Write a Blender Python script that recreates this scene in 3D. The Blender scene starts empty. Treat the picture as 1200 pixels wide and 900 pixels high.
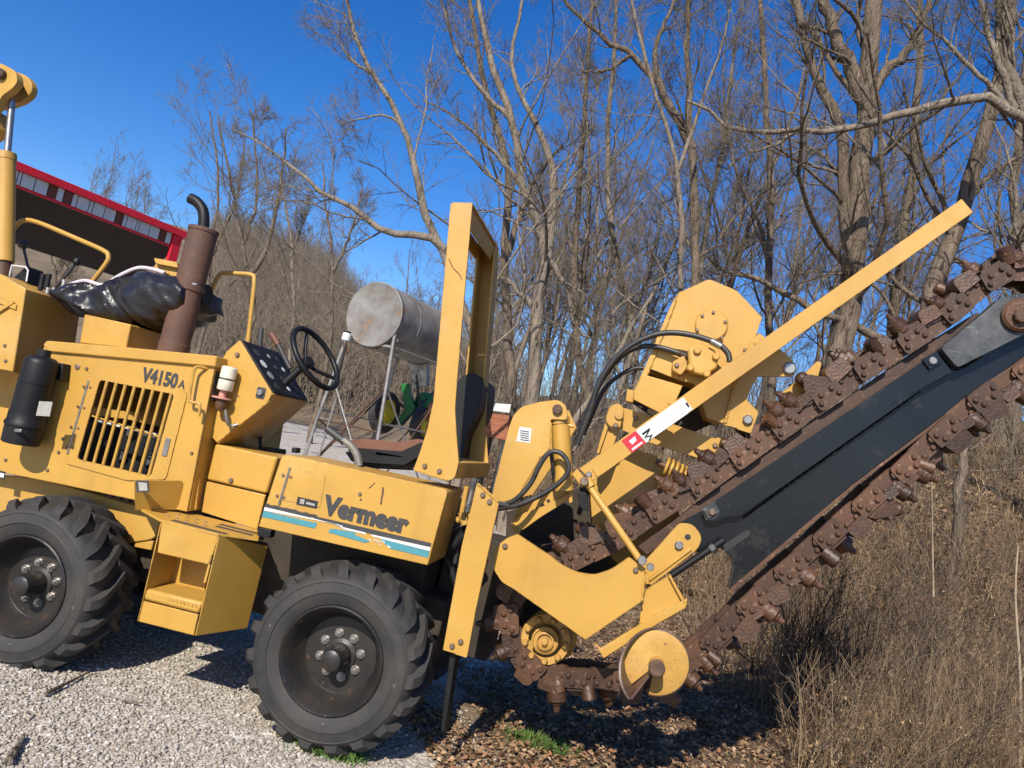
import bpy, bmesh, math, random
import numpy as np
from mathutils import Vector, Matrix
from mathutils.geometry import tessellate_polygon
random.seed(7)
SC = bpy.context.scene
COL = SC.collection
rad = math.radians

# ---------------------------------------------------------------- camera
F = 901.0                                   # focal length in photo pixels (1200 wide)
ROLL, PITCH, YAWM = rad(12.4), rad(4.3), rad(9.5)
EYE = Vector((0, 0, 1.54))
_f = Vector((0, math.cos(PITCH), math.sin(PITCH)))
_r0 = Vector((1, 0, 0)); _u0 = _r0.cross(_f)
_r = math.cos(ROLL)*_r0 + math.sin(ROLL)*_u0
_u = -math.sin(ROLL)*_r0 + math.cos(ROLL)*_u0
cam = bpy.data.cameras.new('camera'); cam.lens = F/1200*36; cam.sensor_width = 36; cam.clip_end = 3000; cam.clip_start = .05
camo = bpy.data.objects.new('camera', cam); COL.objects.link(camo)
M = Matrix(((_r.x, _u.x, -_f.x, EYE.x), (_r.y, _u.y, -_f.y, EYE.y), (_r.z, _u.z, -_f.z, EYE.z), (0, 0, 0, 1)))
camo.matrix_world = M
SC.camera = camo

# ---------------------------------------------------------------- machine frame
EU = Vector((math.cos(YAWM), -math.sin(YAWM), 0))
EV = Vector((math.sin(YAWM), math.cos(YAWM), 0))
SUN_UVW = (.13, 1.0, -.79)                  # direction the light travels, in the machine's own axes
Ld = (EU*SUN_UVW[0] + EV*SUN_UVW[1] + Vector((0, 0, SUN_UVW[2]))).normalized()
S = -Ld
EL = math.asin(S.z)

# ---------------------------------------------------------------- world, sun, exposure
w = bpy.data.worlds.new('World'); SC.world = w; w.use_nodes = True
nt = w.node_tree; nt.nodes.clear()
sky = nt.nodes.new('ShaderNodeTexSky'); sky.sky_type = 'NISHITA'; sky.sun_disc = False
sky.sun_elevation = EL; sky.sun_rotation = math.atan2(S.x, S.y)
sky.altitude = 300; sky.air_density = 1.0; sky.dust_density = .5; sky.ozone_density = 4.0
bg = nt.nodes.new('ShaderNodeBackground'); bg.inputs[1].default_value = .128
wo = nt.nodes.new('ShaderNodeOutputWorld')
hs = nt.nodes.new('ShaderNodeHueSaturation'); hs.inputs['Saturation'].default_value = 1.34; hs.inputs['Hue'].default_value = .512
nt.links.new(sky.outputs[0], hs.inputs['Color']); nt.links.new(hs.outputs[0], bg.inputs[0]); nt.links.new(bg.outputs[0], wo.inputs[0])
sl = bpy.data.lights.new('sun', 'SUN'); sl.energy = 5.0; sl.angle = rad(.5); sl.color = (1, .93, .82)
so = bpy.data.objects.new('sun', sl); COL.objects.link(so)
so.rotation_euler = Ld.to_track_quat('-Z', 'Y').to_euler(); so.location = (-6, -6, 12)
SC.view_settings.view_transform = 'Standard'; SC.view_settings.look = 'None'
SC.view_settings.exposure = .36; SC.view_settings.gamma = 1

def ray(x, y): x = float(x); y = float(y); return (x-600)/F*_r - (y-450)/F*_u + _f
def W(x, y, d): return EYE + ray(x, y)*float(d)
_hub = EYE + ray(388, 769)*(F*.84/221)
ORG = Vector((_hub.x, _hub.y, 0))
def P(x, y, v):                              # photo point on the machine plane at depth v -> machine coordinates
    d = ray(x, y); t = (v - (EYE-ORG).dot(EV))/d.dot(EV)
    q = EYE + d*t - ORG
    return Vector((q.dot(EU), v, q.z))

# ---------------------------------------------------------------- materials
MATS = {}
def mat(name, base, rough=.6, metal=0., var=.0, vscale=3., spots=None, sscale=40., sth=.68, bump=0., bscale=60., base2=None, spec=.5, coat=0.):
    m = bpy.data.materials.new(name); m.use_nodes = True; n = m.node_tree; b = n.nodes['Principled BSDF']
    b.inputs['Roughness'].default_value = rough; b.inputs['Metallic'].default_value = metal
    b.inputs['Specular IOR Level'].default_value = spec; b.inputs['Coat Weight'].default_value = coat
    tc = n.nodes.new('ShaderNodeTexCoord'); out = None
    col = n.nodes.new('ShaderNodeMix'); col.data_type = 'RGBA'
    c2 = base2 if base2 else tuple(max(0, c*(1-var)) for c in base)
    col.inputs[6].default_value = (*base, 1); col.inputs[7].default_value = (*c2, 1)
    nz = n.nodes.new('ShaderNodeTexNoise'); nz.inputs['Scale'].default_value = vscale; nz.inputs['Detail'].default_value = 7; nz.inputs['Roughness'].default_value = .62
    n.links.new(tc.outputs['Object'], nz.inputs['Vector'])
    mr = n.nodes.new('ShaderNodeMapRange'); mr.inputs[1].default_value = .35; mr.inputs[2].default_value = .68
    n.links.new(nz.outputs[0], mr.inputs[0]); n.links.new(mr.outputs[0], col.inputs[0]); cur = col.outputs[2]
    if spots:
        nz2 = n.nodes.new('ShaderNodeTexNoise'); nz2.inputs['Scale'].default_value = sscale; nz2.inputs['Detail'].default_value = 5; nz2.inputs['Roughness'].default_value = .7
        n.links.new(tc.outputs['Object'], nz2.inputs['Vector'])
        m2 = n.nodes.new('ShaderNodeMapRange'); m2.inputs[1].default_value = sth; m2.inputs[2].default_value = sth+.04
        n.links.new(nz2.outputs[0], m2.inputs[0])
        c3 = n.nodes.new('ShaderNodeMix'); c3.data_type = 'RGBA'; c3.inputs[7].default_value = (*spots, 1)
        n.links.new(m2.outputs[0], c3.inputs[0]); n.links.new(cur, c3.inputs[6]); cur = c3.outputs[2]
    n.links.new(cur, b.inputs['Base Color'])
    if bump:
        nz3 = n.nodes.new('ShaderNodeTexNoise'); nz3.inputs['Scale'].default_value = bscale; nz3.inputs['Detail'].default_value = 6
        n.links.new(tc.outputs['Object'], nz3.inputs['Vector'])
        bp = n.nodes.new('ShaderNodeBump'); bp.inputs['Strength'].default_value = bump; bp.inputs['Distance'].default_value = .01
        n.links.new(nz3.outputs[0], bp.inputs['Height']); n.links.new(bp.outputs[0], b.inputs['Normal'])
    MATS[name] = m; return m

YEL = mat('yellow_paint', (.49, .276, .047), .45, var=.0, base2=(.435, .238, .040), vscale=2.2, spots=(.30, .16, .05), sscale=55, sth=.745, bump=.05, bscale=14)
def weather(m, stain=(.20, .105, .03)):
    n = m.node_tree; L = n.links.new; b = n.nodes['Principled BSDF']; cur = b.inputs['Base Color'].links[0].from_socket
    tc = [k for k in n.nodes if k.type == 'TEX_COORD'][0]
    def nz(scale, vec=None, det=6, rough=.6):
        k = n.nodes.new('ShaderNodeTexNoise'); k.inputs['Scale'].default_value = scale; k.inputs['Detail'].default_value = det; k.inputs['Roughness'].default_value = rough
        L(vec or tc.outputs['Object'], k.inputs['Vector']); return k.outputs[0]
    def rng_(src, a, c, lo, hi):
        k = n.nodes.new('ShaderNodeMapRange'); k.inputs[1].default_value = a; k.inputs[2].default_value = c; k.inputs[3].default_value = lo; k.inputs[4].default_value = hi; L(src, k.inputs[0]); return k.outputs[0]
    def mix(f, a, c):
        k = n.nodes.new('ShaderNodeMix'); k.data_type = 'RGBA'; L(f, k.inputs[0]); L(a, k.inputs[6]); k.inputs[7].default_value = (*c, 1); return k.outputs[2]
    mp = n.nodes.new('ShaderNodeMapping'); mp.inputs['Scale'].default_value = (9, 9, .9); L(tc.outputs['Object'], mp.inputs[0])
    cur = mix(rng_(nz(1.0, mp.outputs[0], 3), .56, .76, 0, .20), cur, stain)          # run marks
    cur = mix(rng_(nz(4.2), .54, .78, 0, .55), cur, (.36, .20, .055))                 # smudges
    cur = mix(rng_(nz(1.7, None, 9, .7), .52, .66, 0, .30), cur, (.56, .40, .16))     # faded, dusty paint
    bv = n.nodes.new('ShaderNodeBevel'); bv.inputs['Radius'].default_value = .007; bv.samples = 3
    ge = n.nodes.new('ShaderNodeNewGeometry'); dt = n.nodes.new('ShaderNodeVectorMath'); dt.operation = 'DOT_PRODUCT'; L(bv.outputs[0], dt.inputs[0]); L(ge.outputs['True Normal'], dt.inputs[1])
    ed = rng_(dt.outputs['Value'], .97, .86, 0, 1); sp = rng_(nz(22, None, 5), .50, .56, 0, 1)
    mu = n.nodes.new('ShaderNodeMath'); mu.operation = 'MULTIPLY'; L(ed, mu.inputs[0]); L(sp, mu.inputs[1])
    cur = mix(mu.outputs[0], cur, (.13, .065, .03))                                   # paint worn off the edges
    L(cur, b.inputs['Base Color'])
    rr = rng_(nz(5.0), .3, .7, .36, .62); L(rr, b.inputs['Roughness'])
weather(YEL)
YELW = mat('worn_yellow_paint', (.48, .28, .06), .6, base2=(.40, .215, .05), vscale=9, spots=(.16, .075, .035), sscale=70, sth=.62, bump=.25, bscale=60)
BLKP = mat('black_bar_paint', (.005, .0058, .0078), .26, base2=(.009, .0105, .0135), spec=.4, vscale=3, spots=(.018, .018, .018), sscale=5, sth=.60, bump=.06, bscale=30)
BLKS = mat('scratched_black_steel', (.02, .022, .024), .38, base2=(.10, .10, .095), vscale=8, spots=(.28, .27, .25), sscale=60, sth=.66, bump=.12, bscale=50)
RUST = mat('rusty_chain_steel', (.088, .038, .016), .58, base2=(.048, .023, .012), vscale=11, spots=(.17, .085, .048), sscale=35, sth=.60, bump=.2, bscale=130)
RUSTL = mat('rusty_tooth_steel', (.090, .040, .018), .45, base2=(.048, .024, .013), vscale=16, spots=(.24, .13, .08), sscale=30, sth=.64, bump=.35, bscale=80)
MUFF = mat('rusty_muffler_steel', (.125, .058, .034), .7, base2=(.075, .040, .028), vscale=7, spots=(.22, .11, .055), sscale=35, sth=.64, bump=.25, bscale=80)
DRIM = mat('worn_flight_steel', (.12, .068, .043), .45, metal=.1, base2=(.07, .042, .03), vscale=14, bump=.2, bscale=70)
RUB = mat('tyre_rubber', (.020, .020, .021), .72, base2=(.046, .040, .034), vscale=5, spots=(.10, .085, .07), sscale=18, sth=.66, bump=.18, bscale=70)
RIM = mat('black_rim_paint', (.014, .014, .015), .38, base2=(.034, .027, .021), vscale=8, spots=(.15, .065, .03), sscale=20, sth=.63, bump=.1, bscale=40)
STEEL = mat('bare_steel', (.42, .40, .37), .38, metal=.85, var=.4, vscale=30)
BOLTM = mat('bolt_steel', (.24, .19, .14), .5, metal=.55, base2=(.15, .09, .06), vscale=40)
BLK = mat('black_plastic', (.011, .011, .012), .5, spec=.3, var=.4, vscale=14, bump=.06)
HOSE = mat('hose_rubber', (.014, .014, .015), .48, base2=(.04, .037, .033), vscale=20)
BAG = mat('black_plastic_sheet', (.010, .0095, .011), .36, base2=(.018, .016, .019), vscale=10, bump=.12, bscale=22)
SHADED = mat('shade_darkened_paint', (.045, .031, .016), .8, base2=(.022, .017, .012), vscale=7, spots=(.16, .095, .03), sscale=14, sth=.70, bump=.2)  # shade painted in: near-black colour for the inner plates behind the panels
SEATB = mat('brown_seat_vinyl', (.17, .066, .036), .6, var=.3, vscale=12, bump=.1)
def scratch(m, amt=.8):
    n = m.node_tree; L = n.links.new; b = n.nodes['Principled BSDF']; cur = b.inputs['Base Color'].links[0].from_socket; tc = [k for k in n.nodes if k.type == 'TEX_COORD'][0]
    for ang, sc in ((.5, 1), (-.3, 1.4), (1.2, 1.9)):
        mp = n.nodes.new('ShaderNodeMapping'); mp.inputs['Rotation'].default_value = (0, ang, 0); mp.inputs['Scale'].default_value = (2.2*sc, 6, 60*sc); L(tc.outputs['Object'], mp.inputs[0])
        k = n.nodes.new('ShaderNodeTexNoise'); k.inputs['Scale'].default_value = 1.6; k.inputs['Detail'].default_value = 2; L(mp.outputs[0], k.inputs['Vector'])
        r = n.nodes.new('ShaderNodeMapRange'); r.inputs[1].default_value = .70; r.inputs[2].default_value = .745; r.inputs[4].default_value = amt; L(k.outputs[0], r.inputs[0])
        x = n.nodes.new('ShaderNodeMix'); x.data_type = 'RGBA'; L(r.outputs[0], x.inputs[0]); L(cur, x.inputs[6]); x.inputs[7].default_value = (.30, .28, .25, 1); cur = x.outputs[2]
    L(cur, b.inputs['Base Color'])
scratch(BLKS, .8)
def vary(m, lo, hi):
    n = m.node_tree; b = n.nodes['Principled BSDF']; cur = b.inputs['Base Color'].links[0].from_socket; oi = n.nodes.new('ShaderNodeObjectInfo')
    r = n.nodes.new('ShaderNodeMapRange'); r.inputs[3].default_value = lo; r.inputs[4].default_value = hi; n.links.new(oi.outputs['Random'], r.inputs[0])
    h = n.nodes.new('ShaderNodeHueSaturation'); n.links.new(r.outputs[0], h.inputs['Value']); n.links.new(cur, h.inputs['Color']); n.links.new(h.outputs[0], b.inputs['Base Color'])
vary(RUST, .62, 1.35); vary(RUSTL, .55, 1.45)
WHT = mat('white_print', (.62, .62, .60), .5, var=.10, vscale=40)
FILT = mat('cream_filter_paint', (.74, .68, .52), .45, var=.2, vscale=20)
TEAL = mat('teal_print', (.06, .25, .29), .5, var=.15, vscale=40)
DGRY = mat('dark_grey_print', (.045, .043, .042), .55, var=.25, vscale=30)
REDP = mat('red_print', (.50, .008, .028), .5, var=.2, vscale=40)
PINK = mat('copper_pink', (.55, .26, .19), .5, var=.2, vscale=30)
LBLK = mat('decal_black', (.02, .02, .02), .5)
SILV = mat('silver_label', (.5, .47, .42), .35, metal=.4, var=.3, vscale=30)

# ---------------------------------------------------------------- mesh helpers
REL = False                                 # True while child shapes are given relative to their parent part
def link(name, me, m, parent=None, loc=None):
    if parent is not None and parent.parent is not None and not REL and parent.location.length > 0:
        loc = (Vector(loc) if loc is not None else Vector((0, 0, 0)))-parent.location
    o = bpy.data.objects.new(name, me); COL.objects.link(o)
    if m is not None and len(me.materials) == 0: me.materials.append(m)
    if parent is not None: o.parent = parent
    if loc is not None: o.location = loc
    return o
def tag(o, label=None, cat=None, group=None, kind=None):
    for k, v in (('label', label), ('category', cat), ('group', group), ('kind', kind)):
        if v: o[k] = v
    return o
def empty(name, loc=(0, 0, 0), rz=0):
    o = bpy.data.objects.new(name, None); o.empty_display_size = .2; COL.objects.link(o); o.location = loc; o.rotation_euler.z = rz; return o
def shade(o, ang=40):
    me = o.data
    me.polygons.foreach_set('use_smooth', np.ones(len(me.polygons), bool)); me.set_sharp_from_angle(angle=rad(ang)); return o
def bevel(o, wd, seg=2):
    if wd:
        b = o.modifiers.new('edge', 'BEVEL'); b.width = wd; b.segments = seg; b.limit_method = 'ANGLE'; b.angle_limit = rad(32)
    return o
def rnd(pts, r, n=4):
    out = []; N = len(pts)
    rs = r if isinstance(r, (list, tuple)) else [r]*N
    for i in range(N):
        p, a, b = np.array(pts[i], float), np.array(pts[i-1], float), np.array(pts[(i+1) % N], float)
        ri = rs[i]
        if ri <= 0: out.append(tuple(p)); continue
        da, db = a-p, b-p; la, lb = np.linalg.norm(da), np.linalg.norm(db)
        k = min(ri, la*.45, lb*.45); s, e = p+da/la*k, p+db/lb*k
        for j in range(n+1):
            t = j/n; out.append(tuple((1-t)**2*s + 2*t*(1-t)*p + t*t*e))
    return out
def area2(pts): return sum(pts[i-1][0]*pts[i][1]-pts[i][0]*pts[i-1][1] for i in range(len(pts)))
def prism_mesh(name, loops, v0, v1):
    """loops: outer then holes, lists of (u,w); extruded along v from v0 to v1"""
    L = []
    for k, lp in enumerate(loops):
        lp = list(lp)
        if (area2(lp) > 0) != (k == 0): lp.reverse()
        L.append(lp)
    verts, faces = [], []; flat = [p for lp in L for p in lp]; n = len(flat)
    verts = [(p[0], v0, p[1]) for p in flat] + [(p[0], v1, p[1]) for p in flat]
    if len(L) == 1 and convex(L[0]):
        faces.append(tuple(range(n))); faces.append(tuple(range(2*n-1, n-1, -1)))
    else:
        for t in tessellate_polygon([[Vector((p[0], p[1], 0)) for p in lp] for lp in L]):
            a, b, c = t; A = (flat[b][0]-flat[a][0])*(flat[c][1]-flat[a][1])-(flat[c][0]-flat[a][0])*(flat[b][1]-flat[a][1])
            if abs(A) < 1e-12: continue
            if A < 0: b, c = c, b
            faces.append((a, b, c)); faces.append((a+n, c+n, b+n))
    s = 0
    for lp in L:
        m = len(lp)
        for i in range(m):
            a, b = s+i, s+(i+1) % m; faces.append((b, a, a+n, b+n))
        s += m
    me = bpy.data.meshes.new(name); me.from_pydata(verts, [], faces)
    bm = bmesh.new(); bm.from_mesh(me); bmesh.ops.recalc_face_normals(bm, faces=bm.faces); bm.to_mesh(me); bm.free()
    return me
def convex(p):
    s = 0; n = len(p)
    for i in range(n):
        a, b, c = p[i-2], p[i-1], p[i]; z = (b[0]-a[0])*(c[1]-b[1])-(b[1]-a[1])*(c[0]-b[0])
        if abs(z) < 1e-12: continue
        if s == 0: s = 1 if z > 0 else -1
        elif (z > 0) != (s > 0): return False
    return True
def toP(pts, v): return [(q.x, q.z) for q in (P(x, y, v) for x, y in pts)]
def plate(name, pts, v, t, m, parent, r=0, holes=(), bev=.004):
    """a plate whose near face outline is traced on the machine plane v; t metres thick"""
    loops = [toP(rnd(pts, r) if r else pts, v)] + [toP(h, v) for h in holes]
    o = link(name, prism_mesh(name, loops, v, v+t), m, parent)
    return shade(bevel(o, bev))
def box(name, u0, u1, v0, v1, w0, w1, m, parent, bev=.006):
    return shade(bevel(link(name, prism_mesh(name, [[(u0, w0), (u1, w0), (u1, w1), (u0, w1)]], v0, v1), m, parent), bev))
def smoothpath(pts, n=6):
    p = [Vector(q) for q in pts]; out = []
    for i in range(len(p)-1):
        a, b, c, d = p[max(i-1, 0)], p[i], p[i+1], p[min(i+2, len(p)-1)]
        for j in range(n):
            t = j/n; out.append(.5*((2*b)+(c-a)*t+(2*a-5*b+4*c-d)*t*t+(3*b-a-3*c+d)*t**3))
    out.append(p[-1]); return out
def tube_mesh(name, pts, r, sides=10, cap=True):
    pts = [Vector(p) for p in pts]; n = len(pts); rs = r if isinstance(r, (list, tuple)) else [r]*n
    verts, faces = [], []; prev = None
    for i in range(n):
        t = (pts[min(i+1, n-1)]-pts[max(i-1, 0)]).normalized()
        if prev is None: prev = t.orthogonal().normalized()
        a = (prev - t*prev.dot(t)).normalized(); prev = a; b = t.cross(a)
        for k in range(sides):
            q = 2*math.pi*k/sides; verts.append(pts[i]+(a*math.cos(q)+b*math.sin(q))*rs[i])
    for i in range(n-1):
        for k in range(sides):
            a, b = i*sides+k, i*sides+(k+1) % sides; faces.append((a, b, b+sides, a+sides))
    if cap: faces.append(tuple(range(sides-1, -1, -1))); faces.append(tuple(range((n-1)*sides, n*sides)))
    me = bpy.data.meshes.new(name); me.from_pydata([tuple(v) for v in verts], [], faces); return me
def tube(name, pts, r, m, parent, sides=10, smooth=0):
    if smooth and isinstance(r, list):
        r = [float(x) for x in np.interp(np.linspace(0, 1, (len(pts)-1)*smooth+1), np.linspace(0, 1, len(r)), r)]
    return shade(link(name, tube_mesh(name, smoothpath(pts, smooth) if smooth else pts, r, sides), m, parent))
def lathe_mesh(name, prof, seg=32, axis='v', closed=True):
    """prof: (radius, along) pairs, revolved about the v or w axis"""
    verts, faces = [], []; n = len(prof)
    for k in range(seg):
        q = 2*math.pi*k/seg; c, s = math.cos(q), math.sin(q)
        for r, h in prof: verts.append((r*c, h, r*s) if axis == 'v' else (r*c, r*s, h))
    for k in range(seg):
        for i in range(n-1):
            a, b = k*n+i, ((k+1) % seg)*n+i; faces.append((a, b, b+1, a+1))
    me = bpy.data.meshes.new(name); me.from_pydata(verts, [], faces)
    bm = bmesh.new(); bm.from_mesh(me); bmesh.ops.remove_doubles(bm, verts=bm.verts, dist=1e-5); bmesh.ops.recalc_face_normals(bm, faces=bm.faces); bm.to_mesh(me); bm.free()
    return me
def lathe(name, prof, loc, m, parent, seg=32, axis='v', ang=35): return shade(link(name, lathe_mesh(name, prof, seg, axis), m, parent, loc), ang)
def disc(name, x, y, v, t, r, m, parent, seg=28, bev=.15):
    b = min(r*bev, abs(t)*.4); s = 1 if t > 0 else -1
    return lathe(name, [(0, 0), (r-b, 0), (r, s*b), (r, t-s*b), (r-b, t), (0, t)], P(x, y, v), m, parent, seg)
BOLTME = None
def bolts(parent, pts, v, r=.011, h=.012, m=None, name='bolt'):
    """hexagonal bolt heads proud of the plane v (towards the viewer), each a part of its own"""
    global BOLTME
    if BOLTME is None: BOLTME = {}
    mm = m or BOLTM
    if mm.name not in BOLTME:
        me = lathe_mesh('bolt', [(0, -1), (.72, -1), (.95, -.75), (1, 0)], 8, 'v'); me.materials.append(mm); BOLTME[mm.name] = me
    for x, y in pts:
        o = link(name, BOLTME[mm.name], None, parent, P(x, y, v)); o.scale = (r, h, r); o.rotation_euler.y = random.random()
def sheet3(name, quad, t, m, parent, bev=.004):
    """thin plate through 3-D points (machine coordinates)"""
    q = [Vector(p) for p in quad]; n = (q[1]-q[0]).cross(q[2]-q[0]).normalized()*t; k = len(q)
    f = [tuple(range(k)), tuple(range(2*k-1, k-1, -1))]+[((i+1) % k, i, i+k, (i+1) % k+k) for i in range(k)]
    me = bpy.data.meshes.new(name); me.from_pydata([tuple(p) for p in q]+[tuple(p+n) for p in q], [], f)
    bm = bmesh.new(); bm.from_mesh(me); bmesh.ops.recalc_face_normals(bm, faces=bm.faces); bm.to_mesh(me); bm.free()
    return shade(bevel(link(name, me, m, parent), bev))
def textpart(name, body, x0, y0, x1, y1, hpx, v, m, parent, bold=.02, squash=None):
    """lettering: baseline from (x0,y0) to (x1,y1), capital height hpx photo pixels, lying on the plane v"""
    cu = bpy.data.curves.new(name, 'FONT'); cu.body = body; cu.offset = bold; cu.extrude = .01; cu.resolution_u = 3
    t = bpy.data.objects.new('t', cu); me = bpy.data.meshes.new_from_object(t); bpy.data.objects.remove(t)
    co = np.empty(len(me.vertices)*3); me.vertices.foreach_get('co', co); co = co.reshape(-1, 3)
    A, B = P(x0, y0, v), P(x1, y1, v); ex = (B-A); wd = ex.length; ex.normalize(); ez = Vector((-ex.z, 0, ex.x))
    cap = (P(x0, y0-hpx, v)-A).length
    xs = (co[:, 0]-co[:, 0].min())/(np.ptp(co[:, 0]))*wd; ys = co[:, 1]/.69*cap; zs = -co[:, 2]*.12
    new = np.array(A)[None]+xs[:, None]*np.array(ex)+ys[:, None]*np.array(ez)+zs[:, None]*np.array((0, 1, 0))
    me.vertices.foreach_set('co', new.ravel()); me.update(); me.name = name; me.materials.clear()
    return link(name, me, m, parent)
def dup(o, parent, loc=None):
    c = o.copy(); COL.objects.link(c); c.parent = parent
    if loc is not None: c.location = loc
    for ch in list(o.children): dup(ch, c)
    return c

# ================================================================ THE GROUND
def sstep(a, b, x): t = np.clip((x-a)/(b-a), 0, 1); return t*t*(3-2*t)
def bank_edge(x): return np.interp(x, [-14, -9, -6, -2.5, 0, 1.2, 50], [54, 50, 42, 31, 17, 8.2, 8.2])
def H(x, y):
    x = np.asarray(x, float); y = np.asarray(y, float)
    s = np.clip(y-bank_edge(x), 0, None); rr = np.hypot(x, y)
    h = 1.9*(1-np.exp(-s/9))+.045*s
    h = np.where(x > 2.2, h+.24*np.clip(x-2.2, 0, 14)*sstep(4, 14, y), h)
    h = h + 27*sstep(60, 210, rr)*sstep(-.1, .6, y/(rr+1))*(.12+.88*sstep(-.10, -.30, x/(np.abs(y)+1)))
    h = h + .06*np.sin(x*1.7+y*.9)*np.sin(y*1.3)*sstep(7, 14, y)+.5*np.sin(x*.13+2)*np.sin(y*.11)*sstep(25, 60, rr)
    return h
def leafmask(x, y):
    xb = np.interp(y, [0, 3.3, 4.4, 6, 9, 14, 20, 30, 40, 48, 54, 70], [.2, .0, .0, .35, .9, .4, -.7, -2.8, -6, -9, -80, -400])
    return x-xb
def axis_pts(n, near, far, p=2.4):
    t = np.linspace(-1, 1, n); return np.sign(t)*(near*np.abs(t)+(far-near)*np.abs(t)**p)
gx = axis_pts(281, 14, 460, 3.2); gy = axis_pts(281, 14, 460, 3.2)+6
X, Y = np.meshgrid(gx, gy); Z = H(X, Y); n = len(gx)
me = bpy.data.meshes.new('ground')
idx = np.arange(n*n).reshape(n, n); q = np.stack([idx[:-1, :-1], idx[:-1, 1:], idx[1:, 1:], idx[1:, :-1]], -1).reshape(-1, 4)
me.from_pydata(np.stack([X, Y, Z], -1).reshape(-1, 3).tolist(), [], q.tolist())
at = me.attributes.new('litter', 'FLOAT', 'POINT'); at.data.foreach_set('value', leafmask(X, Y).ravel())
me.polygons.foreach_set('use_smooth', np.ones(len(me.polygons), bool))
def ground_mat():
    m = bpy.data.materials.new('gravel_and_leaf_litter'); m.use_nodes = True; t = m.node_tree; N = t.nodes.new; Lk = t.links.new
    b = t.nodes['Principled BSDF']; b.inputs['Roughness'].default_value = .92; b.inputs['Specular IOR Level'].default_value = .2
    geo = N('ShaderNodeNewGeometry')
    def noise(s, d=5, r=.6):
        k = N('ShaderNodeTexNoise'); k.inputs['Scale'].default_value = s; k.inputs['Detail'].default_value = d; k.inputs['Roughness'].default_value = r; Lk(geo.outputs['Position'], k.inputs['Vector']); return k
    def ramp(src, stops):
        r = N('ShaderNodeValToRGB'); e = r.color_ramp.elements
        while len(e) < len(stops): e.new(.5)
        for k, (p, c) in zip(e, stops): k.position = p; k.color = (*c, 1)
        Lk(src, r.inputs[0]); return r.outputs[0]
    def mix(f, a, c, mode='MIX'):
        k = N('ShaderNodeMix'); k.data_type = 'RGBA'; k.blend_type = mode
        for s, i in ((f, 0), (a, 6), (c, 7)):
            if hasattr(s, 'is_linked'): Lk(s, k.inputs[i])
            else: k.inputs[i].default_value = s
        return k.outputs[2]
    vo = N('ShaderNodeTexVoronoi'); vo.inputs['Scale'].default_value = 46; Lk(geo.outputs['Position'], vo.inputs['Vector'])
    sx = N('ShaderNodeSeparateColor'); Lk(vo.outputs['Color'], sx.inputs[0])
    grav = ramp(sx.outputs[0], [(0, (.25, .215, .175)), (.35, (.40, .355, .30)), (.75, (.52, .475, .42)), (1, (.66, .62, .56))])
    grav = mix(ramp(noise(1.3).outputs[0], [(.4, (0, 0, 0)), (.7, (.55, .55, .55))]), grav, (.33, .28, .21, 1))
    vl = N('ShaderNodeTexVoronoi'); vl.inputs['Scale'].default_value = 15; Lk(geo.outputs['Position'], vl.inputs['Vector'])
    sl_ = N('ShaderNodeSeparateColor'); Lk(vl.outputs['Color'], sl_.inputs[0])
    leaf = ramp(sl_.outputs[0], [(0, (.06, .037, .022)), (.4, (.12, .078, .047)), (.75, (.19, .125, .08)), (1, (.28, .20, .13))])
    leaf = mix(ramp(noise(.35, 8).outputs[0], [(.42, (0, 0, 0)), (.62, (1, 1, 1))]), leaf, mix(.5, leaf, (.17, .135, .08, 1)))
    farc = ramp(noise(.06, 9, .7).outputs[0], [(.35, (.12, .085, .058)), (.55, (.20, .155, .10)), (.7, (.30, .25, .165))])
    ln = N('ShaderNodeVectorMath'); ln.operation = 'LENGTH'; Lk(geo.outputs['Position'], ln.inputs[0])
    fr = N('ShaderNodeMapRange'); fr.inputs[1].default_value = 28; fr.inputs[2].default_value = 60; Lk(ln.outputs['Value'], fr.inputs[0])
    leaf = mix(fr.outputs[0], leaf, farc)
    an = N('ShaderNodeAttribute'); an.attribute_name = 'litter'
    nz = noise(2.2, 6); ma = N('ShaderNodeMath'); ma.operation = 'MULTIPLY_ADD'; ma.inputs[1].default_value = 1.3; ma.inputs[2].default_value = -.65; Lk(nz.outputs[0], ma.inputs[0])
    ad = N('ShaderNodeMath'); Lk(an.outputs['Fac'], ad.inputs[0]); Lk(ma.outputs[0], ad.inputs[1])
    mr = N('ShaderNodeMapRange'); mr.inputs[1].default_value = -.06; mr.inputs[2].default_value = .10; Lk(ad.outputs[0], mr.inputs[0])
    Lk(mix(mr.outputs[0], grav, leaf), b.inputs['Base Color'])
    bp = N('ShaderNodeBump'); bp.inputs['Strength'].default_value = .45; bp.inputs['Distance'].default_value = .015
    iv = N('ShaderNodeMath'); iv.operation = 'SUBTRACT'; iv.inputs[0].default_value = 1; Lk(vo.outputs['Distance'], iv.inputs[1]); Lk(iv.outputs[0], bp.inputs['Height']); Lk(bp.outputs[0], b.inputs['Normal'])
    return m
tag(link('ground', me, ground_mat()), kind='structure')

# ================================================================ THE TRENCHER
T = empty('trencher', ORG, -YAWM)
tag(T, 'yellow trencher with rusty digging chain on a raised black boom, standing on gravel', 'trencher')

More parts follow.
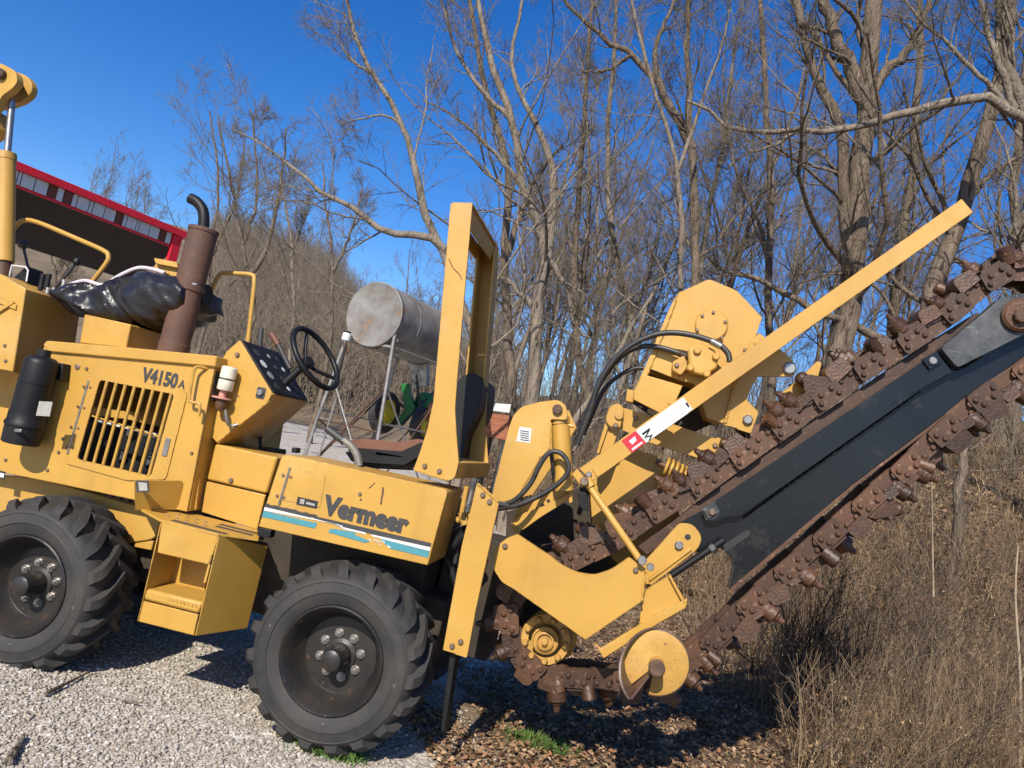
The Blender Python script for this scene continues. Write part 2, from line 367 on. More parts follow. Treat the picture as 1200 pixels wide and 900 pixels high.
# ---- wheels
TW = .34; TR = .418
def tyre_mesh():
    prof = [(.232, .03), (.246, .008), (.275, -.006), (.296, -.009), (.300, -.014), (.306, -.014), (.310, -.011), (.345, -.006), (.349, -.009), (.355, -.006), (.378, .022), (.390, .06), (.394, TW/2)]
    prof = prof + [(r, TW-h) for r, h in prof[-2::-1]] + [(.222, TW-.04), (.222, .04), (.232, .03)]
    me = lathe_mesh('tyre', prof, 56, 'v')
    bm = bmesh.new(); bm.from_mesh(me)
    NL = 19
    for side in (0, 1):
        for k in range(NL):
            a0 = 2*math.pi*(k+side*.5)/NL; prevr = None; ns = 7
            for j in range(ns+1):
                s = j/ns
                h = .001+s*(TW*.56-.001); h = h if side == 0 else TW-h
                an = a0+.30*s**1.25
                base = float(np.interp(s, [0, .12, .3, 1], [.362, .376, .384, .388])); top = float(np.interp(s, [0, .10, .25, 1], [.390, .410, .423, .426]))
                half = (.020+.010*(1-s))/TR
                ring = []
                for rr_, aa in ((base-.01, an-half*1.35), (top, an-half*.8), (top, an+half*.8), (base-.01, an+half*1.35)):
                    ring.append(bm.verts.new((rr_*math.cos(aa), h, rr_*math.sin(aa))))
                if prevr:
                    for q_ in range(3): bm.faces.new((prevr[q_], prevr[q_+1], ring[q_+1], ring[q_]))
                else: bm.faces.new(ring)
                prevr = ring
            bm.faces.new(prevr[::-1])
    bmesh.ops.recalc_face_normals(bm, faces=bm.faces); bm.to_mesh(me); bm.free()
    return me
def wheel(x, y):
    global REL
    c = P(x, y, 0)
    c.z = .42 if abs(c.z-.42) < .03 else c.z
    prof = [(.222, .035), (.240, .016), (.243, .004), (.236, -.002), (.228, .006), (.218, .03), (.205, .05), (.200, .085), (.188, .10), (.178, .125), (.170, .132), (.06, .130), (.05, .130), (0, .130)]
    wl = lathe('wheel', prof, c, RIM, T, 44); REL = True
    shade(link('tyre', tyre_mesh(), RUB, wl), 28)
    lathe('hub', [(.078, .13), (.076, .122), (.058, .115), (.052, .02), (.046, .004), (.03, -.004), (0, -.006)], (0, 0, 0), RIM, wl, 28)
    for k in range(8):
        a = 2*math.pi*(k+.35)/8
        nu = lathe('wheel_nut', [(0, -.022), (.009, -.02), (.010, -.012), (.017, -.012), (.017, 0), (.022, 0), (.022, .012)], (.098*math.cos(a), .125, .098*math.sin(a)), STEEL, wl, 8)
    REL = False
    return wl
w1 = wheel(388, 769); w2 = wheel(22, 687)
WZ = w2.location.z
for src in (w1, w2):
    c = dup(src, T); c.location = (src.location.x, 1.42, src.location.z); c.scale = (1, -1, 1)
for src in (w1, w2): tube('axle', [(src.location.x, .2, src.location.z), (src.location.x, 1.2, src.location.z)], .06, RIM, T, 14)

# ---- chassis behind the panels
ul, ur = P(-60, 600, .4).x, P(520, 600, .4).x
box('chassis', ul, ur+.1, .46, .98, .40, .70, SHADED, T, .01)
box('engine', P(80, 500, .5).x, P(215, 500, .5).x, .50, .95, .70, 1.18, BLK, T, .03)
tube('push_rod', [P(112, 493, .30), P(190, 511, .30)], .006, WHT, T, 8)
for (x, y, r) in ((150, 505, .03), (172, 538, .035), (140, 533, .03), (186, 528, .025), (125, 520, .02)):
    disc('engine_pulley', x, y, .46, .05, r, STEEL if r < .03 else BLKS, T, 18)

# ---- hood
hood = plate('hood_side', [(52, 404), (253, 421), (219, 600), (157, 586), (44, 562), (-40, 546), (-40, 508), (18, 508), (33, 470)], .25, .012, YEL, T, holes=[rnd([(112, 442), (209, 461), (180, 562), (84, 541)], 4)])
door = plate('grille_door', rnd([(106, 436), (220, 459), (194, 562), (149, 563), (76, 543)], [5, 6, 5, 2, 5]), .243, .010, YEL, hood, holes=[rnd([(117, 445), (204, 462), (177, 558), (90, 538)], 4)], bev=.003)
for k in range(8):
    a = .105+k*.123
    tx, ty, bx, by = 117+87*a, 445+17*a, 90+87*a, 538+20*a
    tube('grille_slat', [P(tx, ty-1, .249), P(bx, by+1, .249)], .0085, YEL, door, 8)
tube('grille_crossbar', [P(88, 482, .262)+Vector((.05, 0, 0)), P(188, 512, .262)], .005, YEL, door, 6)
tube('hinge', [P(104, 446, .242), P(79, 532, .242)], .006, STEEL, door, 8)
bolts(door, [(98, 453), (106, 454), (91, 476), (99, 478), (83, 500), (92, 502), (77, 524), (85, 525)], .243, .006, .006)
plate('latch', rnd([(194, 513), (200, 514), (195, 535), (189, 534)], 1), .238, .006, STEEL, door, bev=.002)
bolts(hood, [(80, 429), (102, 432), (7, 539), (56, 551), (74, 514), (69, 530), (225, 531)], .25, .009, .008)
bolts(hood, [(91, 430)], .25, .016, .006)
plate('hood_lid', [(50, 404), (54, 399), (150, 407), (254, 417), (252, 430), (56, 412)], .232, .95, YEL, T, r=2, bev=.012)
plate('hood_end', [(248, 422), (253, 422), (222, 599), (217, 599)], .264, .9, YEL, T)
plate('hood_end_flange', [(240, 497), (241.5, 497), (229.5, 597), (227.5, 597)], .30, .012, YEL, T, bev=.001)
plate('hood_far_side', [(52, 404), (253, 421), (219, 600), (44, 600)], 1.16, .012, YEL, T)
plate('hood_front', [(52, 404), (56, 404), (44, 470), (40, 470)], .30, .85, YEL, T)
box('front_bulkhead', P(-70, 480, .62).x, P(48, 480, .62).x, .62, .66, .75, 1.45, YEL, T)
tube('hood_handle', smoothpath([P(243, 432, .25), P(231, 430, .21), P(227, 436, .205), P(222, 466, .205), P(224, 471, .205), P(234, 474, .205), P(233, 488, .21)], 4), .008, YEL, hood, 8)
textpart('model_lettering', 'V4150', 164.5, 446, 206.5, 454.5, 15.5, .2485, DGRY, hood, bold=.045)
textpart('model_letter', 'A', 208, 454, 216, 456, 9.5, .2485, DGRY, hood, bold=.02)
plate('maker_tag', [(-2, 551), (6, 553), (5, 562), (-3, 560)], .247, .003, LBLK, hood, bev=0)
plate('maker_tag_print', [(0, 554), (5, 555), (4, 560), (0, 559)], .245, .002, WHT, hood, bev=0)

# ---- frame rail, toe plate, deck and step
frame = plate('frame_rail', rnd([(-60, 552), (44, 560), (157, 592), (190, 604), (181, 632), (150, 637), (100, 640), (-60, 640)], [0, 0, 0, 2, 7, 2, 0, 0]), .37, .05, YEL, T, bev=.006)
box('fender_liner', P(300, 600, .43).x, P(515, 600, .43).x, .43, 1.05, .60, P(331, 540, .05).z-.06, SHADED, T)
plate('frame_block', [(158, 630), (180, 634), (177, 645), (157, 641)], .38, .3, YEL, T)
dn, df = P(189, 610, .0), P(256, 625, .0)
zd = (dn.z+df.z)/2
print('deck', dn, df, P(220, 597, .34), P(303, 612, .34), P(303, 628, .1))
deck = sheet3('step_deck', [(P(187, 609, 0).x, 0, zd), (P(256, 625, 0).x, 0, zd), (P(271, 625, .05).x, .05, zd), (P(304, 628, .12).x, .12, zd), (P(308, 612, .345).x, .345, zd), (P(160, 590, .345).x, .345, zd), (P(158, 597, .16).x, .16, zd)], -.012, YEL, T, .003)
for (a, b, vv) in ((.10, .8, .03), (.45, .95, .22), (.5, .98, .15)):
    u0 = deck.data.vertices[0].co.x; u1 = P(303, 620, .2).x
    box('grip_strip', u0+(u1-u0)*a, u0+(u1-u0)*b, vv, vv+.03, zd+.0005, zd+.003, DGRY, deck, 0)
for k in range(9):
    uu = P(200, 605, .15).x+.05*(k % 5)+.01; vv = .11+.09*(k//5)
    lathe('deck_screw', [(.009, 0), (.007, .004), (0, .005)], (uu, vv, zd), BOLTM, deck, 8, 'w')
flap = sheet3('toe_plate', [P(158, 598, .10), P(219, 597, .30), P(213, 563, .24), P(157, 562, .02)], .006, YEL, T, .003)
plate('warning_label', [(159, 563), (174, 563), (175, 577), (160, 577)], .018, .002, DGRY, flap, bev=0)
plate('warning_label_print', [(162, 565), (172, 566), (173, 575), (163, 575)], .015, .002, SILV, flap, bev=0)
step = plate('step_front', [(189, 611), (256, 626), (244, 662), (184, 648)], 0, .012, YEL, T, r=2, bev=.005)
sheet3('step_side', [P(188, 611, 0.006), P(160.5, 728, 0.006), P(160.5, 728, .006)+Vector((0, .30, 0)), P(188, 611, .006)+Vector((0, .30, 0))], .006, YEL, step)
A, B = P(256, 626, 0), P(228, 745, 0)
sheet3('step_flared_side', [A, B, P(289, 736, .30), P(313, 640, .30)], .006, YEL, step)
plate('step_side_lip', [(244, 661), (246.5, 661), (241, 683), (238, 683)], -.002, .012, YEL, step, bev=.001)
plate('step_tread', [(171, 690), (238, 706), (232, 720), (167, 703)], 0, .27, YEL, step, bev=.014)
plate('step_kick_plate', [(167, 704), (232, 720), (227, 745), (160.5, 728)], .012, .012, YEL, step)
plate('step_back_plate', [(188, 640), (246, 652), (236, 716), (170, 700)], .21, .012, YEL, step)
for k in range(9):
    f = k/8; plate('tread_cleat', [(196+36*f, 700+9*f), (198+36*f, 700.5+9*f), (199+36*f, 704+9*f), (197+36*f, 703.5+9*f)], -.004, .006, YEL, step, bev=0)

# ---- side panels under the console
pan = plate('upper_panel', [(252, 520), (325, 536), (312, 578.5), (242, 562)], .345, .3, YEL, T, r=3, bev=.014)
plate('lower_panel', [(242, 564), (311, 580), (301, 621), (236, 600)], .349, .02, YEL, T, bev=.004)
bolts(pan, [(271, 563)], .345, .013, .012)

# ---- console, dash and steering
con = plate('console_side', rnd([(265, 412), (281, 398), (319, 461), (314, 471), (254, 519), (246, 510), (256, 430)], [2, 2, 3, 3, 0, 0, 2]), .345, .012, YEL, T)
cw = .46
A1, A2, A3 = P(281, 399, .345), P(318.5, 461, .345), P(254, 519, .345)
def dv(p, d): return Vector((p.x, p.y+d, p.z))
sheet3('console_underside', [A2, A3, dv(A3, cw), dv(A2, cw)], .008, YEL, con)
dash = sheet3('dash_panel', [dv(A1, .012), dv(A2, .012), dv(A2, cw-.02), dv(A1, cw-.02)], .01, BLK, con)
sheet3('dash_far_side', [dv(P(265, 412, .345), cw-.01), dv(A1, cw-.01), dv(A2, cw-.01), dv(A3, cw-.01)], .014, YEL, con)
dx = (A2-A1)
for k, f in enumerate((.2, .42, .64, .85)):
    for g in (.1, .24, .34):
        c = dv(A1+dx*f, g)
        nrm = Vector((-dx.z, 0, dx.x)).normalized()
        if nrm.z < 0: nrm = -nrm
        me = tube_mesh('gauge', [c, c+nrm*.012], .026 if g < .2 else .015, 14)
        shade(link('gauge', me, [SILV, BLKS, DGRY, WHT][(k+int(g*100)) % 4], dash))
bolts(con, [(278.5, 416)], .345, .013, .012)
bolts(con, [(279, 464)], .345, .005, .005)
lab = plate('key_plate', rnd([(302, 453), (312, 455), (309, 468), (299, 466)], 2), .342, .003, DGRY, con, bev=0)
disc('key_switch', 305.5, 460, .342, -.014, .016, STEEL, con, 16)
# fuel filter standing on the console side
fl = lathe('fuel_filter', [(0, .0), (.036, .0), (.040, .006), (.040, .052), (.037, .054), (.037, .062), (.040, .064), (.040, .118), (.034, .124), (0, .124)], P(263, 457.5, .29), FILT, con, 20, 'w')
REL = True; lathe('filter_band', [(.0405, .055), (.0405, .061)], (0, 0, 0), DGRY, fl, 20, 'w'); REL = False
lathe('filter_head', [(0, -.046), (.05, -.044), (.05, -.036), (.018, -.034), (.018, 0)], P(262, 457.5, .29), PINK, con, 16, 'w')
lathe('filter_bowl', [(0, -.10), (.022, -.10), (.03, -.085), (.03, -.05), (0, -.046)], P(263, 457.5, .29), RUST, con, 16, 'w')
tube('filter_pipe', [P(264, 480, .29), P(266, 494, .30), P(270, 499, .32), P(279, 497, .335)], .008, STEEL, con, 8, 4)
plate('filter_bracket', [(250, 424), (254, 424), (249, 470), (246, 470)], .28, .06, DGRY, con)
# steering wheel
SWc = P(370, 420, .60); tilt = rad(38)
ax = Vector((math.cos(tilt), -.16, math.sin(tilt))).normalized()
sa = ax.orthogonal().normalized(); sb = ax.cross(sa); Rw = .185
ringp = [SWc+(sa*math.cos(q)+sb*math.sin(q))*Rw for q in np.linspace(0, 2*math.pi, 41)]
swh = shade(link('steering_wheel', tube_mesh('steering_wheel', ringp, .016, 10), BLK, T))
for q in (.5, 2.6, 4.7):
    e = SWc+(sa*math.cos(q)+sb*math.sin(q))*Rw; tube('spoke', [SWc-ax*.07, SWc-ax*.05+(e-SWc)*.4, e], .011, BLK, swh, 8)
tube('steering_hub', [SWc-ax*.10, SWc-ax*.035], .034, BLK, swh, 14)
tube('steering_column', [P(326, 456, .58), SWc-ax*.08], .022, BLK, T, 12)
lv = tube('lever', [P(304, 408, .6), P(306, 385, .6)], .016, DGRY, T, 8)
lv2 = tube('lever', [P(340, 432, .62), P(326, 404, .62)], .014, DGRY, T, 10)
tube('lever_grip', [P(326, 404, .62), P(318, 391, .62)], .018, SEATB, lv2, 10)
tube('lever', [P(346, 425, .7), P(340, 404, .7)], .01, DGRY, T, 8)
tube('guard_rail', smoothpath([P(222, 396, .72), P(242, 352, .72), P(255, 325, .72), P(262, 320, .72), P(278, 320.5, .72), P(294, 322, .72), P(298, 328, .72), P(295, 360, .72), P(290.5, 402, .72)], 4), .013, YEL, T, 10)
tube('console_post', [P(305, 525, .7), P(305, 505, .7)], .01, BLK, T, 8)
plate('foot_pedal', [(302, 523), (322, 526), (321, 533), (303, 530)], .6, .15, BLK, T)
# ---- muffler
mb, mt = P(207, 410, .50), P(235, 268, .50)
um = P(221.5, 338, .50).x
muf = lathe('muffler', [(0, mb.z-.03), (.083, mb.z-.03), (.083, mb.z+.03), (.079, mb.z+.035), (.079, (mb.z+mt.z)/2-.012), (.086, (mb.z+mt.z)/2-.010), (.086, (mb.z+mt.z)/2+.02), (.079, (mb.z+mt.z)/2+.022), (.079, mt.z-.02), (.084, mt.z-.018), (.084, mt.z), (.078, mt.z+.003), (.03, mt.z+.004), (0, mt.z+.004)], (um, .50, 0), MUFF, T, 28, 'w')
ex = tube('exhaust_pipe', smoothpath([P(238, 270, .50), P(239, 258, .50), P(237.5, 246, .50), P(231, 237, .50), P(223, 232.5, .50)], 5), .030, MUFF, muf, 14)
ex.data.materials.clear(); ex.data.materials.append(BLK)
tube('clamp_bolt', [P(226, 333, .40), P(231, 334, .40)], .009, STEEL, muf, 8)
tube('heat_shield_stub', [P(232, 345, .56), P(243, 346, .56)], .06, BLK, muf, 14)
# ---- air cleaner
zc = [P(40, y, .145).z for y in (407, 415, 420, 424, 446, 484, 498, 500, 524)]
ua = P(38, 466, .145).x
lathe_p = [(0, zc[0]), (.031, zc[0]), (.033, zc[1]), (.060, zc[1]-.006), (.078, zc[2]), (.083, zc[3]), (.083, zc[4]), (.086, zc[4]-.003), (.086, zc[4]-.012), (.083, zc[4]-.015), (.083, zc[5]), (.088, zc[5]-.004), (.088, zc[6]+.01), (.095, zc[6]), (.095, zc[7]-.008), (.090, zc[7]-.01), (.088, zc[8]+.006), (.08, zc[8]), (0, zc[8])]
ac = lathe('air_cleaner', lathe_p, (ua, .145, 0), BLK, T, 32, 'w')
plate('cleaner_label', [(46, 470), (61.5, 471), (58, 488), (42, 487)], .048, .005, SILV, ac, bev=0)
plate('cleaner_clip', [(17, 502), (25, 503), (24, 507), (16, 506)], .043, .01, STEEL, ac)
plate('cleaner_bracket', [(62, 424), (74, 426), (72, 446), (60, 444)], .19, .06, BLK, ac)

# ---- fender with lettering
fen = plate('rear_fender', rnd([(331, 531.5), (525, 574), (501, 662.5), (303, 617)], [7, 6, 1, 1], 5), .05, .34, YEL, T, bev=.018)
v = .0475
plate('fender_door', rnd([(341, 548), (382, 558), (375, 595), (330, 586)], 2), .0475, .004, YEL, fen, bev=.0015)
tube('hinge', [P(340, 548, .046), P(327, 591, .046)], .006, STEEL, fen, 8)
bolts(fen, [(332, 557), (341, 559), (325, 581), (333, 583)], .05, .008, .006)
bolts(fen, [(422, 579)], .05, .009, .008)
wl_ = plate('fender_label', [(349, 582), (373, 587.5), (371, 596), (347, 591)], v-.001, .003, LBLK, fen, bev=0)
plate('fender_label_print', [(352, 584.5), (357, 585.5), (356, 591), (351, 590)], v-.002, .002, SILV, fen, bev=0)
plate('fender_label_print', [(359, 588), (369, 590.5), (368.5, 593), (358.5, 590.5)], v-.002, .002, SILV, fen, bev=0)
textpart('maker_lettering', 'Vermeer', 376.5, 600.5, 477, 625, 20.5, .0480, DGRY, fen, bold=.06)
def jag(a, b, n, amp, seed):
    r = random.Random(seed); return [(a[0]+(b[0]-a[0])*i/n+r.uniform(-amp, amp), a[1]+(b[1]-a[1])*i/n+r.uniform(-amp, amp)*.7) for i in range(n+1)]
def strip(name, m, top, bot, vv=v): plate(name, list(top)+list(bot), vv, .003, m, fen, bev=0)
strip('dark_stripe', DGRY, [(311.5, 589)]+jag((318, 591.5), (372, 604), 12, .9, 1), [(372, 606), (362, 606), (310, 593.8)])
strip('dark_stripe', DGRY, jag((366, 604.5), (372, 606), 2, .6, 3)+[(400, 612), (505.5, 636.5)], [(504.5, 641), (440, 627), (400, 617), (370, 609)])
strip('white_stripe', WHT, [(310, 594.2), (372, 608.8), (401, 616)], [(402, 619.5)]+jag((396, 614), (380, 611.5), 4, .8, 5)+[(309, 598.3)], v-.0006)
strip('white_stripe', WHT, [(401, 617.5), (428, 624)], [(429, 626.5), (402, 620)], v-.0004)
strip('white_stripe', WHT, [(434, 626), (504.4, 641.4)], [(503.4, 645.8), (447, 631.5)]+jag((443, 630), (435, 628), 3, .8, 9), v-.0006)
strip('teal_stripe', TEAL, [(308.8, 598.7), (366, 612)], jag((371, 613), (370, 619.5), 4, 1.2, 7)+[(306.8, 605.4)])
strip('teal_stripe', TEAL, jag((385, 622), (388, 620), 2, .8, 12)+[(392, 619.8), (416, 624)], jag((416, 626), (433, 635), 5, 1.0, 13)+[(427, 636), (385, 624)])
strip('teal_stripe', TEAL, jag((445, 632), (450, 633), 2, .6, 15)+[(503.2, 646.3)], [(501.8, 653.5)]+jag((458, 643), (448, 634), 5, 1.3, 16))
for k in range(9):
    r_ = random.Random(k+40); x = 430+r_.uniform(0, 26); y = 629+(x-430)*.42+r_.uniform(-3, 3)
    plate('stripe_scrap', [(x, y), (x+r_.uniform(3, 7), y+r_.uniform(1, 4)), (x+r_.uniform(1, 5), y+r_.uniform(2, 5))], v-.0005, .002, WHT, fen, bev=0)
for a, b in (((424, 584), (423, 587)), ((450, 571), (447, 591)), ((440, 566), (433, 572))):
    plate('paint_chip', jag(a, b, 5, .5, int(a[0]))+jag((b[0]-1.6, b[1]), (a[0]-1.6, a[1]), 5, .5, int(a[0])+1), v, .003, MUFF, fen, bev=0)
plate('fender_lamp', rnd([(302, 618), (318, 621), (316, 631), (301, 628)], 2), .03, .05, BLK, fen)
plate('fender_pad', [(342, 524), (348, 525), (347, 531), (341, 530)], .15, .05, BLK, T)
STEELD = mat('dull_grey_steel', (.20, .19, .165), .6, metal=.2, base2=(.13, .115, .09), vscale=20)
# ---- seat station
seat = plate('seat_cushion', rnd([(408, 516), (425, 514), (465, 518), (492, 514), (500, 520), (470, 530), (410, 526)], 4), .42, .42, SEATB, T, bev=.03)
plate('seat_pan', rnd([(404, 529), (470, 536), (498, 522), (502, 528), (474, 545), (412, 541)], 3), .40, .46, BLK, T, bev=.012)
plate('seat_base', [(412, 525), (470, 530), (492, 524), (500, 552), (418, 548)], .44, .38, BLK, T, r=3, bev=.02)
plate('seat_trim', rnd([(408, 524), (470, 529), (494, 518), (498, 523), (472, 535), (408, 530)], 3), .41, .44, BLK, T, bev=.01)
plate('seat_back', rnd([(532, 560), (530, 470), (538, 442), (556, 436), (566, 446), (562, 480), (546, 512), (540, 555)], 8), .70, .42, BLK, T, bev=.05)
tube('seat_lever', [P(421, 546, .30), P(418, 533, .30), P(411, 522, .30), P(402, 516, .30)], .019, STEELD, T, 8, 4)
tube('seat_lever_grip', [P(404, 518, .30), P(383, 502, .30)], .019, DGRY, T, 10)
cx, cy = 486, 512
jm = bpy.data.meshes.new('crumpled_rag')
# ---- roll bar
near = [(528, 238), (553.5, 238.5), (536, 440), (533, 480), (536, 526), (537.5, 542), (533, 560), (524, 564), (484, 551), (490, 536), (500, 506), (508, 470)]
rb = plate('roll_bar_post', rnd(near, [1, 1, 0, 6, 4, 4, 5, 4, 2, 8, 6, 6]), .08, .014, YEL, T, bev=.003)
rt = [P(553.5, 238.5, .08), P(536, 440, .08)]
def flange(a, b, v0, v1, name, off=0):
    a = P(*a, .08); b = P(*b, .08); return sheet3(name, [(a.x+off, v0, a.z), (b.x+off, v0, b.z), (b.x+off, v1, b.z), (a.x+off, v1, a.z)], .012, YEL, rb)
flange((528.8, 240), (508, 470), .094, .15, 'post_flange', .002)
D = .78                                        # the far post, same shape, opening towards the near one
farp = [(q.x, q.z) for q in (P(x, y, .08) for x, y in rnd(near, [1, 1, 0, 6, 4, 4, 5, 4, 2, 8, 6, 6]))]
rb2 = shade(bevel(link('roll_bar_post', prism_mesh('roll_bar_post', [farp], .08+D, .094+D), YEL, T), .003))
a, b = P(528.8, 240, .08), P(508, 470, .08)
sheet3('post_flange', [(a.x, D-.06, a.z), (b.x, D-.06, b.z), (b.x, D+.08, b.z), (a.x, D+.08, a.z)], .012, YEL, rb2)
a, b = P(553, 240, .08), P(536, 440, .08)
sheet3('post_flange', [(a.x-.012, D-.02, a.z), (b.x-.012, D-.02, b.z), (b.x-.012, D+.08, b.z), (a.x-.012, D+.08, a.z)], .012, YEL, rb2)
a, b = P(529, 238.4, .08), P(553, 238.8, .08)
bm_ = sheet3('roll_bar_beam', [(a.x, .095, a.z), (b.x, .095, b.z), (b.x, D+.08, b.z), (a.x, D+.08, a.z)], .012, YEL, T)
sheet3('beam_flange', [(b.x-.004, .095, b.z-.012), (b.x-.004, D+.08, b.z-.012), (b.x-.010, D+.08, b.z-.09), (b.x-.010, .095, b.z-.09)], .01, YEL, bm_)
sheet3('beam_flange', [(a.x+.004, .095, a.z-.012), (a.x+.004, D+.08, a.z-.012), (a.x, D+.08, a.z-.09), (a.x, .095, a.z-.09)], -.01, YEL, bm_)
bs = box('roll_bar_base', P(500, 550, .08).x, P(537, 545, .08).x, .0945, .93, P(535, 562, .08).z, P(537, 541, .08).z, YEL, T, .006)
tube('paint_scratch', [P(526, 303, .078), P(531, 314, .078), P(538, 321, .078), P(541, 328, .078)], .0018, MUFF, rb, 5, 4)

# ---- rear lift frame
post = plate('lift_post', [(559, 566), (585, 587), (558, 712), (547, 771), (519, 762), (528, 712), (541, 640)], .10, .02, YEL, T, r=2)
tow = plate('lift_tower', rnd([(574, 592), (580, 566), (596, 502), (602, 486), (612, 476), (632, 471), (654, 468), (664, 476), (665, 492), (645, 491), (644, 525), (634, 534), (622, 556), (604, 586)], [1, 2, 4, 5, 5, 5, 7, 7, 4, 3, 5, 5, 4, 2]), .28, .025, YEL, T, bev=.004)
lb = plate('instruction_label', [(609, 500), (623, 502), (621, 519), (605, 517)], .278, .003, WHT, tow, bev=0)
for k in range(5): plate('label_print', [(609.5+.1*k, 504+2.6*k), (620, 505.6+2.6*k), (619.8, 506.8+2.6*k), (609.3+.1*k, 505.2+2.6*k)], .277, .002, DGRY if k == 0 else BLKS, tow, bev=0)
disc('tower_pin', 653.5, 480, .28, -.02, .024, RUST, tow)
far_t = [(q.x, q.z) for q in (P(x, y, .28) for x, y in [(580, 592), (596, 502), (612, 476), (654, 468), (665, 492), (645, 525), (604, 586)])]
shade(bevel(link('lift_tower', prism_mesh('lift_tower', [far_t], .98, 1.0), YEL, T), .004))
cyl = tube('lift_cylinder', [P(656, 489, .34), P(661, 575, .34)], .045, YEL, T, 20)
tube('cylinder_gland', [P(655.5, 489, .34), P(656, 497, .34)], .049, YEL, cyl, 20)
tube('port_stub', [P(666, 498, .33), P(673, 500, .33)], .008, YEL, cyl, 8)
pl = plate('lift_arm_plate', [(600, 613), (606, 604), (640, 592), (668, 577), (671, 583), (640, 602), (612, 622)], .42, .02, YEL, T)
plate('lift_arm_back', rnd([(602, 612), (606, 596), (640, 580), (668, 545), (670, 580), (612, 618)], 4), .45, .02, YEL, T)
disc('arm_hole', 611, 610, .447, .005, .010, LBLK, pl, 10)
for k in range(4): disc('arm_hole', 623+6.5*k, 602-5*k, .447, .005, .009, LBLK, pl, 10)
plate('lift_bracket', [(598, 614), (601, 613), (608, 623), (606, 628)], .40, .03, YEL, T)
plate('pivot_bracket', rnd([(665, 560), (668, 558), (671, 588), (667, 590)], 1), .35, .05, YEL, T)
tube('hydraulic_hose', smoothpath([P(574, 589, .26), P(590, 591, .25), P(606, 584, .24), P(622, 566, .24), P(632, 546, .24), P(643, 531, .24), P(655, 530, .24), P(664, 539, .24), P(666, 552, .24), P(655, 566, .24), P(632, 581, .24), P(606, 592, .24), P(584, 596, .26)], 5), .0125, HOSE, T, 10)
tube('hydraulic_hose', smoothpath([P(646, 531, .28), P(648, 548, .30), P(650, 565, .34)], 5), .010, HOSE, T, 10)
plate('hose_clamp', [(576, 586), (598, 589), (596, 594), (574, 592)], .235, .01, DGRY, T)
for k, (x, y, x2, y2, r, mm) in enumerate(((547, 570, 541, 600, .012, YEL), (553, 575, 549, 590, .018, STEEL), (541, 600, 545, 615, .02, YELW), (535, 610, 554, 602, .016, YEL), (530, 640, 556, 612, .026, BLK), (540, 625, 533, 660, .012, HOSE), (525, 655, 536, 690, .02, BLK), (548, 605, 540, 640, .01, RUST))):
    tube('joint_fitting' if k < 4 else 'joint_hose', [P(x, y, .2+.03*k), P(x2, y2, .2+.03*k)], r, mm, T, 10)
box('rear_bulkhead', P(520, 600, .45).x, P(600, 600, .45).x, .70, 1.0, .40, 1.02, SHADED, T)
plate('guard_shade_backing', [(585, 640), (700, 636), (757, 690), (700, 738), (625, 742), (588, 712)], .80, .15, SHADED, T, r=4)  # added dark plate, stands in for the shade behind the guard
plate('rear_mud_flap', [(527, 765), (534, 767), (521, 860), (516, 855)], .14, .10, BLK, T)
# ---- chain guard and digging frame
guard = plate('chain_guard', rnd([(606, 626), (644, 651), (660, 663), (676, 671), (697, 674), (717, 667), (737, 653), (757, 667), (753, 704), (686, 749.5), (602, 690), (588, 682), (579, 668), (578, 652), (584, 638), (595, 630)], [2, 2, 4, 6, 6, 6, 2, 2, 2, 1, 3, 5, 5, 5, 5, 4]), .27, .025, YEL, T, bev=.004)
shd = plate('guard_skirt', [(602, 691), (686, 750), (753, 705), (756, 690), (690, 735), (610, 680)], .296, .2, YEL, T)
arm = plate('bar_arm', rnd([(752, 662), (796, 613), (812, 614), (823, 629), (819, 642), (758, 690)], [1, 5, 6, 6, 6, 1]), .42, .03, YEL, T, bev=.004)
plate('bar_arm_rib', [(760, 677), (810, 641), (811, 645), (761, 682)], .41, .012, YEL, arm)
bolts(arm, [(795.5, 639)], .42, .022, .016, STEEL)
disc('adjuster_hole', 806, 629.5, .419, .004, .015, LBLK, arm, 14)
plate('guard_bracket', [(757, 691), (783, 675), (803, 708), (790, 722), (765, 733), (748, 742), (752, 706)], .34, .02, YEL, T, r=1)
plate('guard_bracket_fin', [(783, 675), (786, 674), (804, 706), (801, 709)], .32, .06, YEL, T)
plate('scraper_bar', [(696, 753), (704, 760), (745, 735), (765, 722), (806, 701), (804, 712), (770, 732), (748, 746), (708, 772)], .32, .03, YEL, T)
frame2 = plate('digging_frame', [(690, 555), (746, 527), (768, 534), (781, 547), (786, 575), (800, 612), (752, 660), (757, 690), (720, 668), (697, 640), (694, 620)], .80, .03, YEL, T)
plate('digging_frame_far', [(594, 600), (694, 566), (700, 640), (690, 668), (640, 700), (590, 680)], .95, .03, SHADED, T)
# thin strut with bolted ends
strut = tube('strut', [P(690, 569, .33), P(749, 655, .26)], .0165, YEL, T, 14)
tube('strut_collar', [P(687, 562, .333), P(693, 571, .326)], .024, YEL, strut, 12)
disc('strut_bolt', 685, 564, .31, -.03, .022, BOLTM, strut, 8)
disc('strut_bolt', 752.5, 656, .26, -.035, .022, STEEL, strut, 8)
disc('strut_bolt', 762, 664, .28, -.03, .018, STEEL, strut, 8)
plate('strut_bracket', [(670, 556), (676, 549), (690, 566), (682, 572)], .33, .08, YEL, T)
plate('strut_cloth', rnd([(676, 575), (688, 578), (690, 600), (680, 596)], 3), .3, .03, BLK, T, bev=.01)
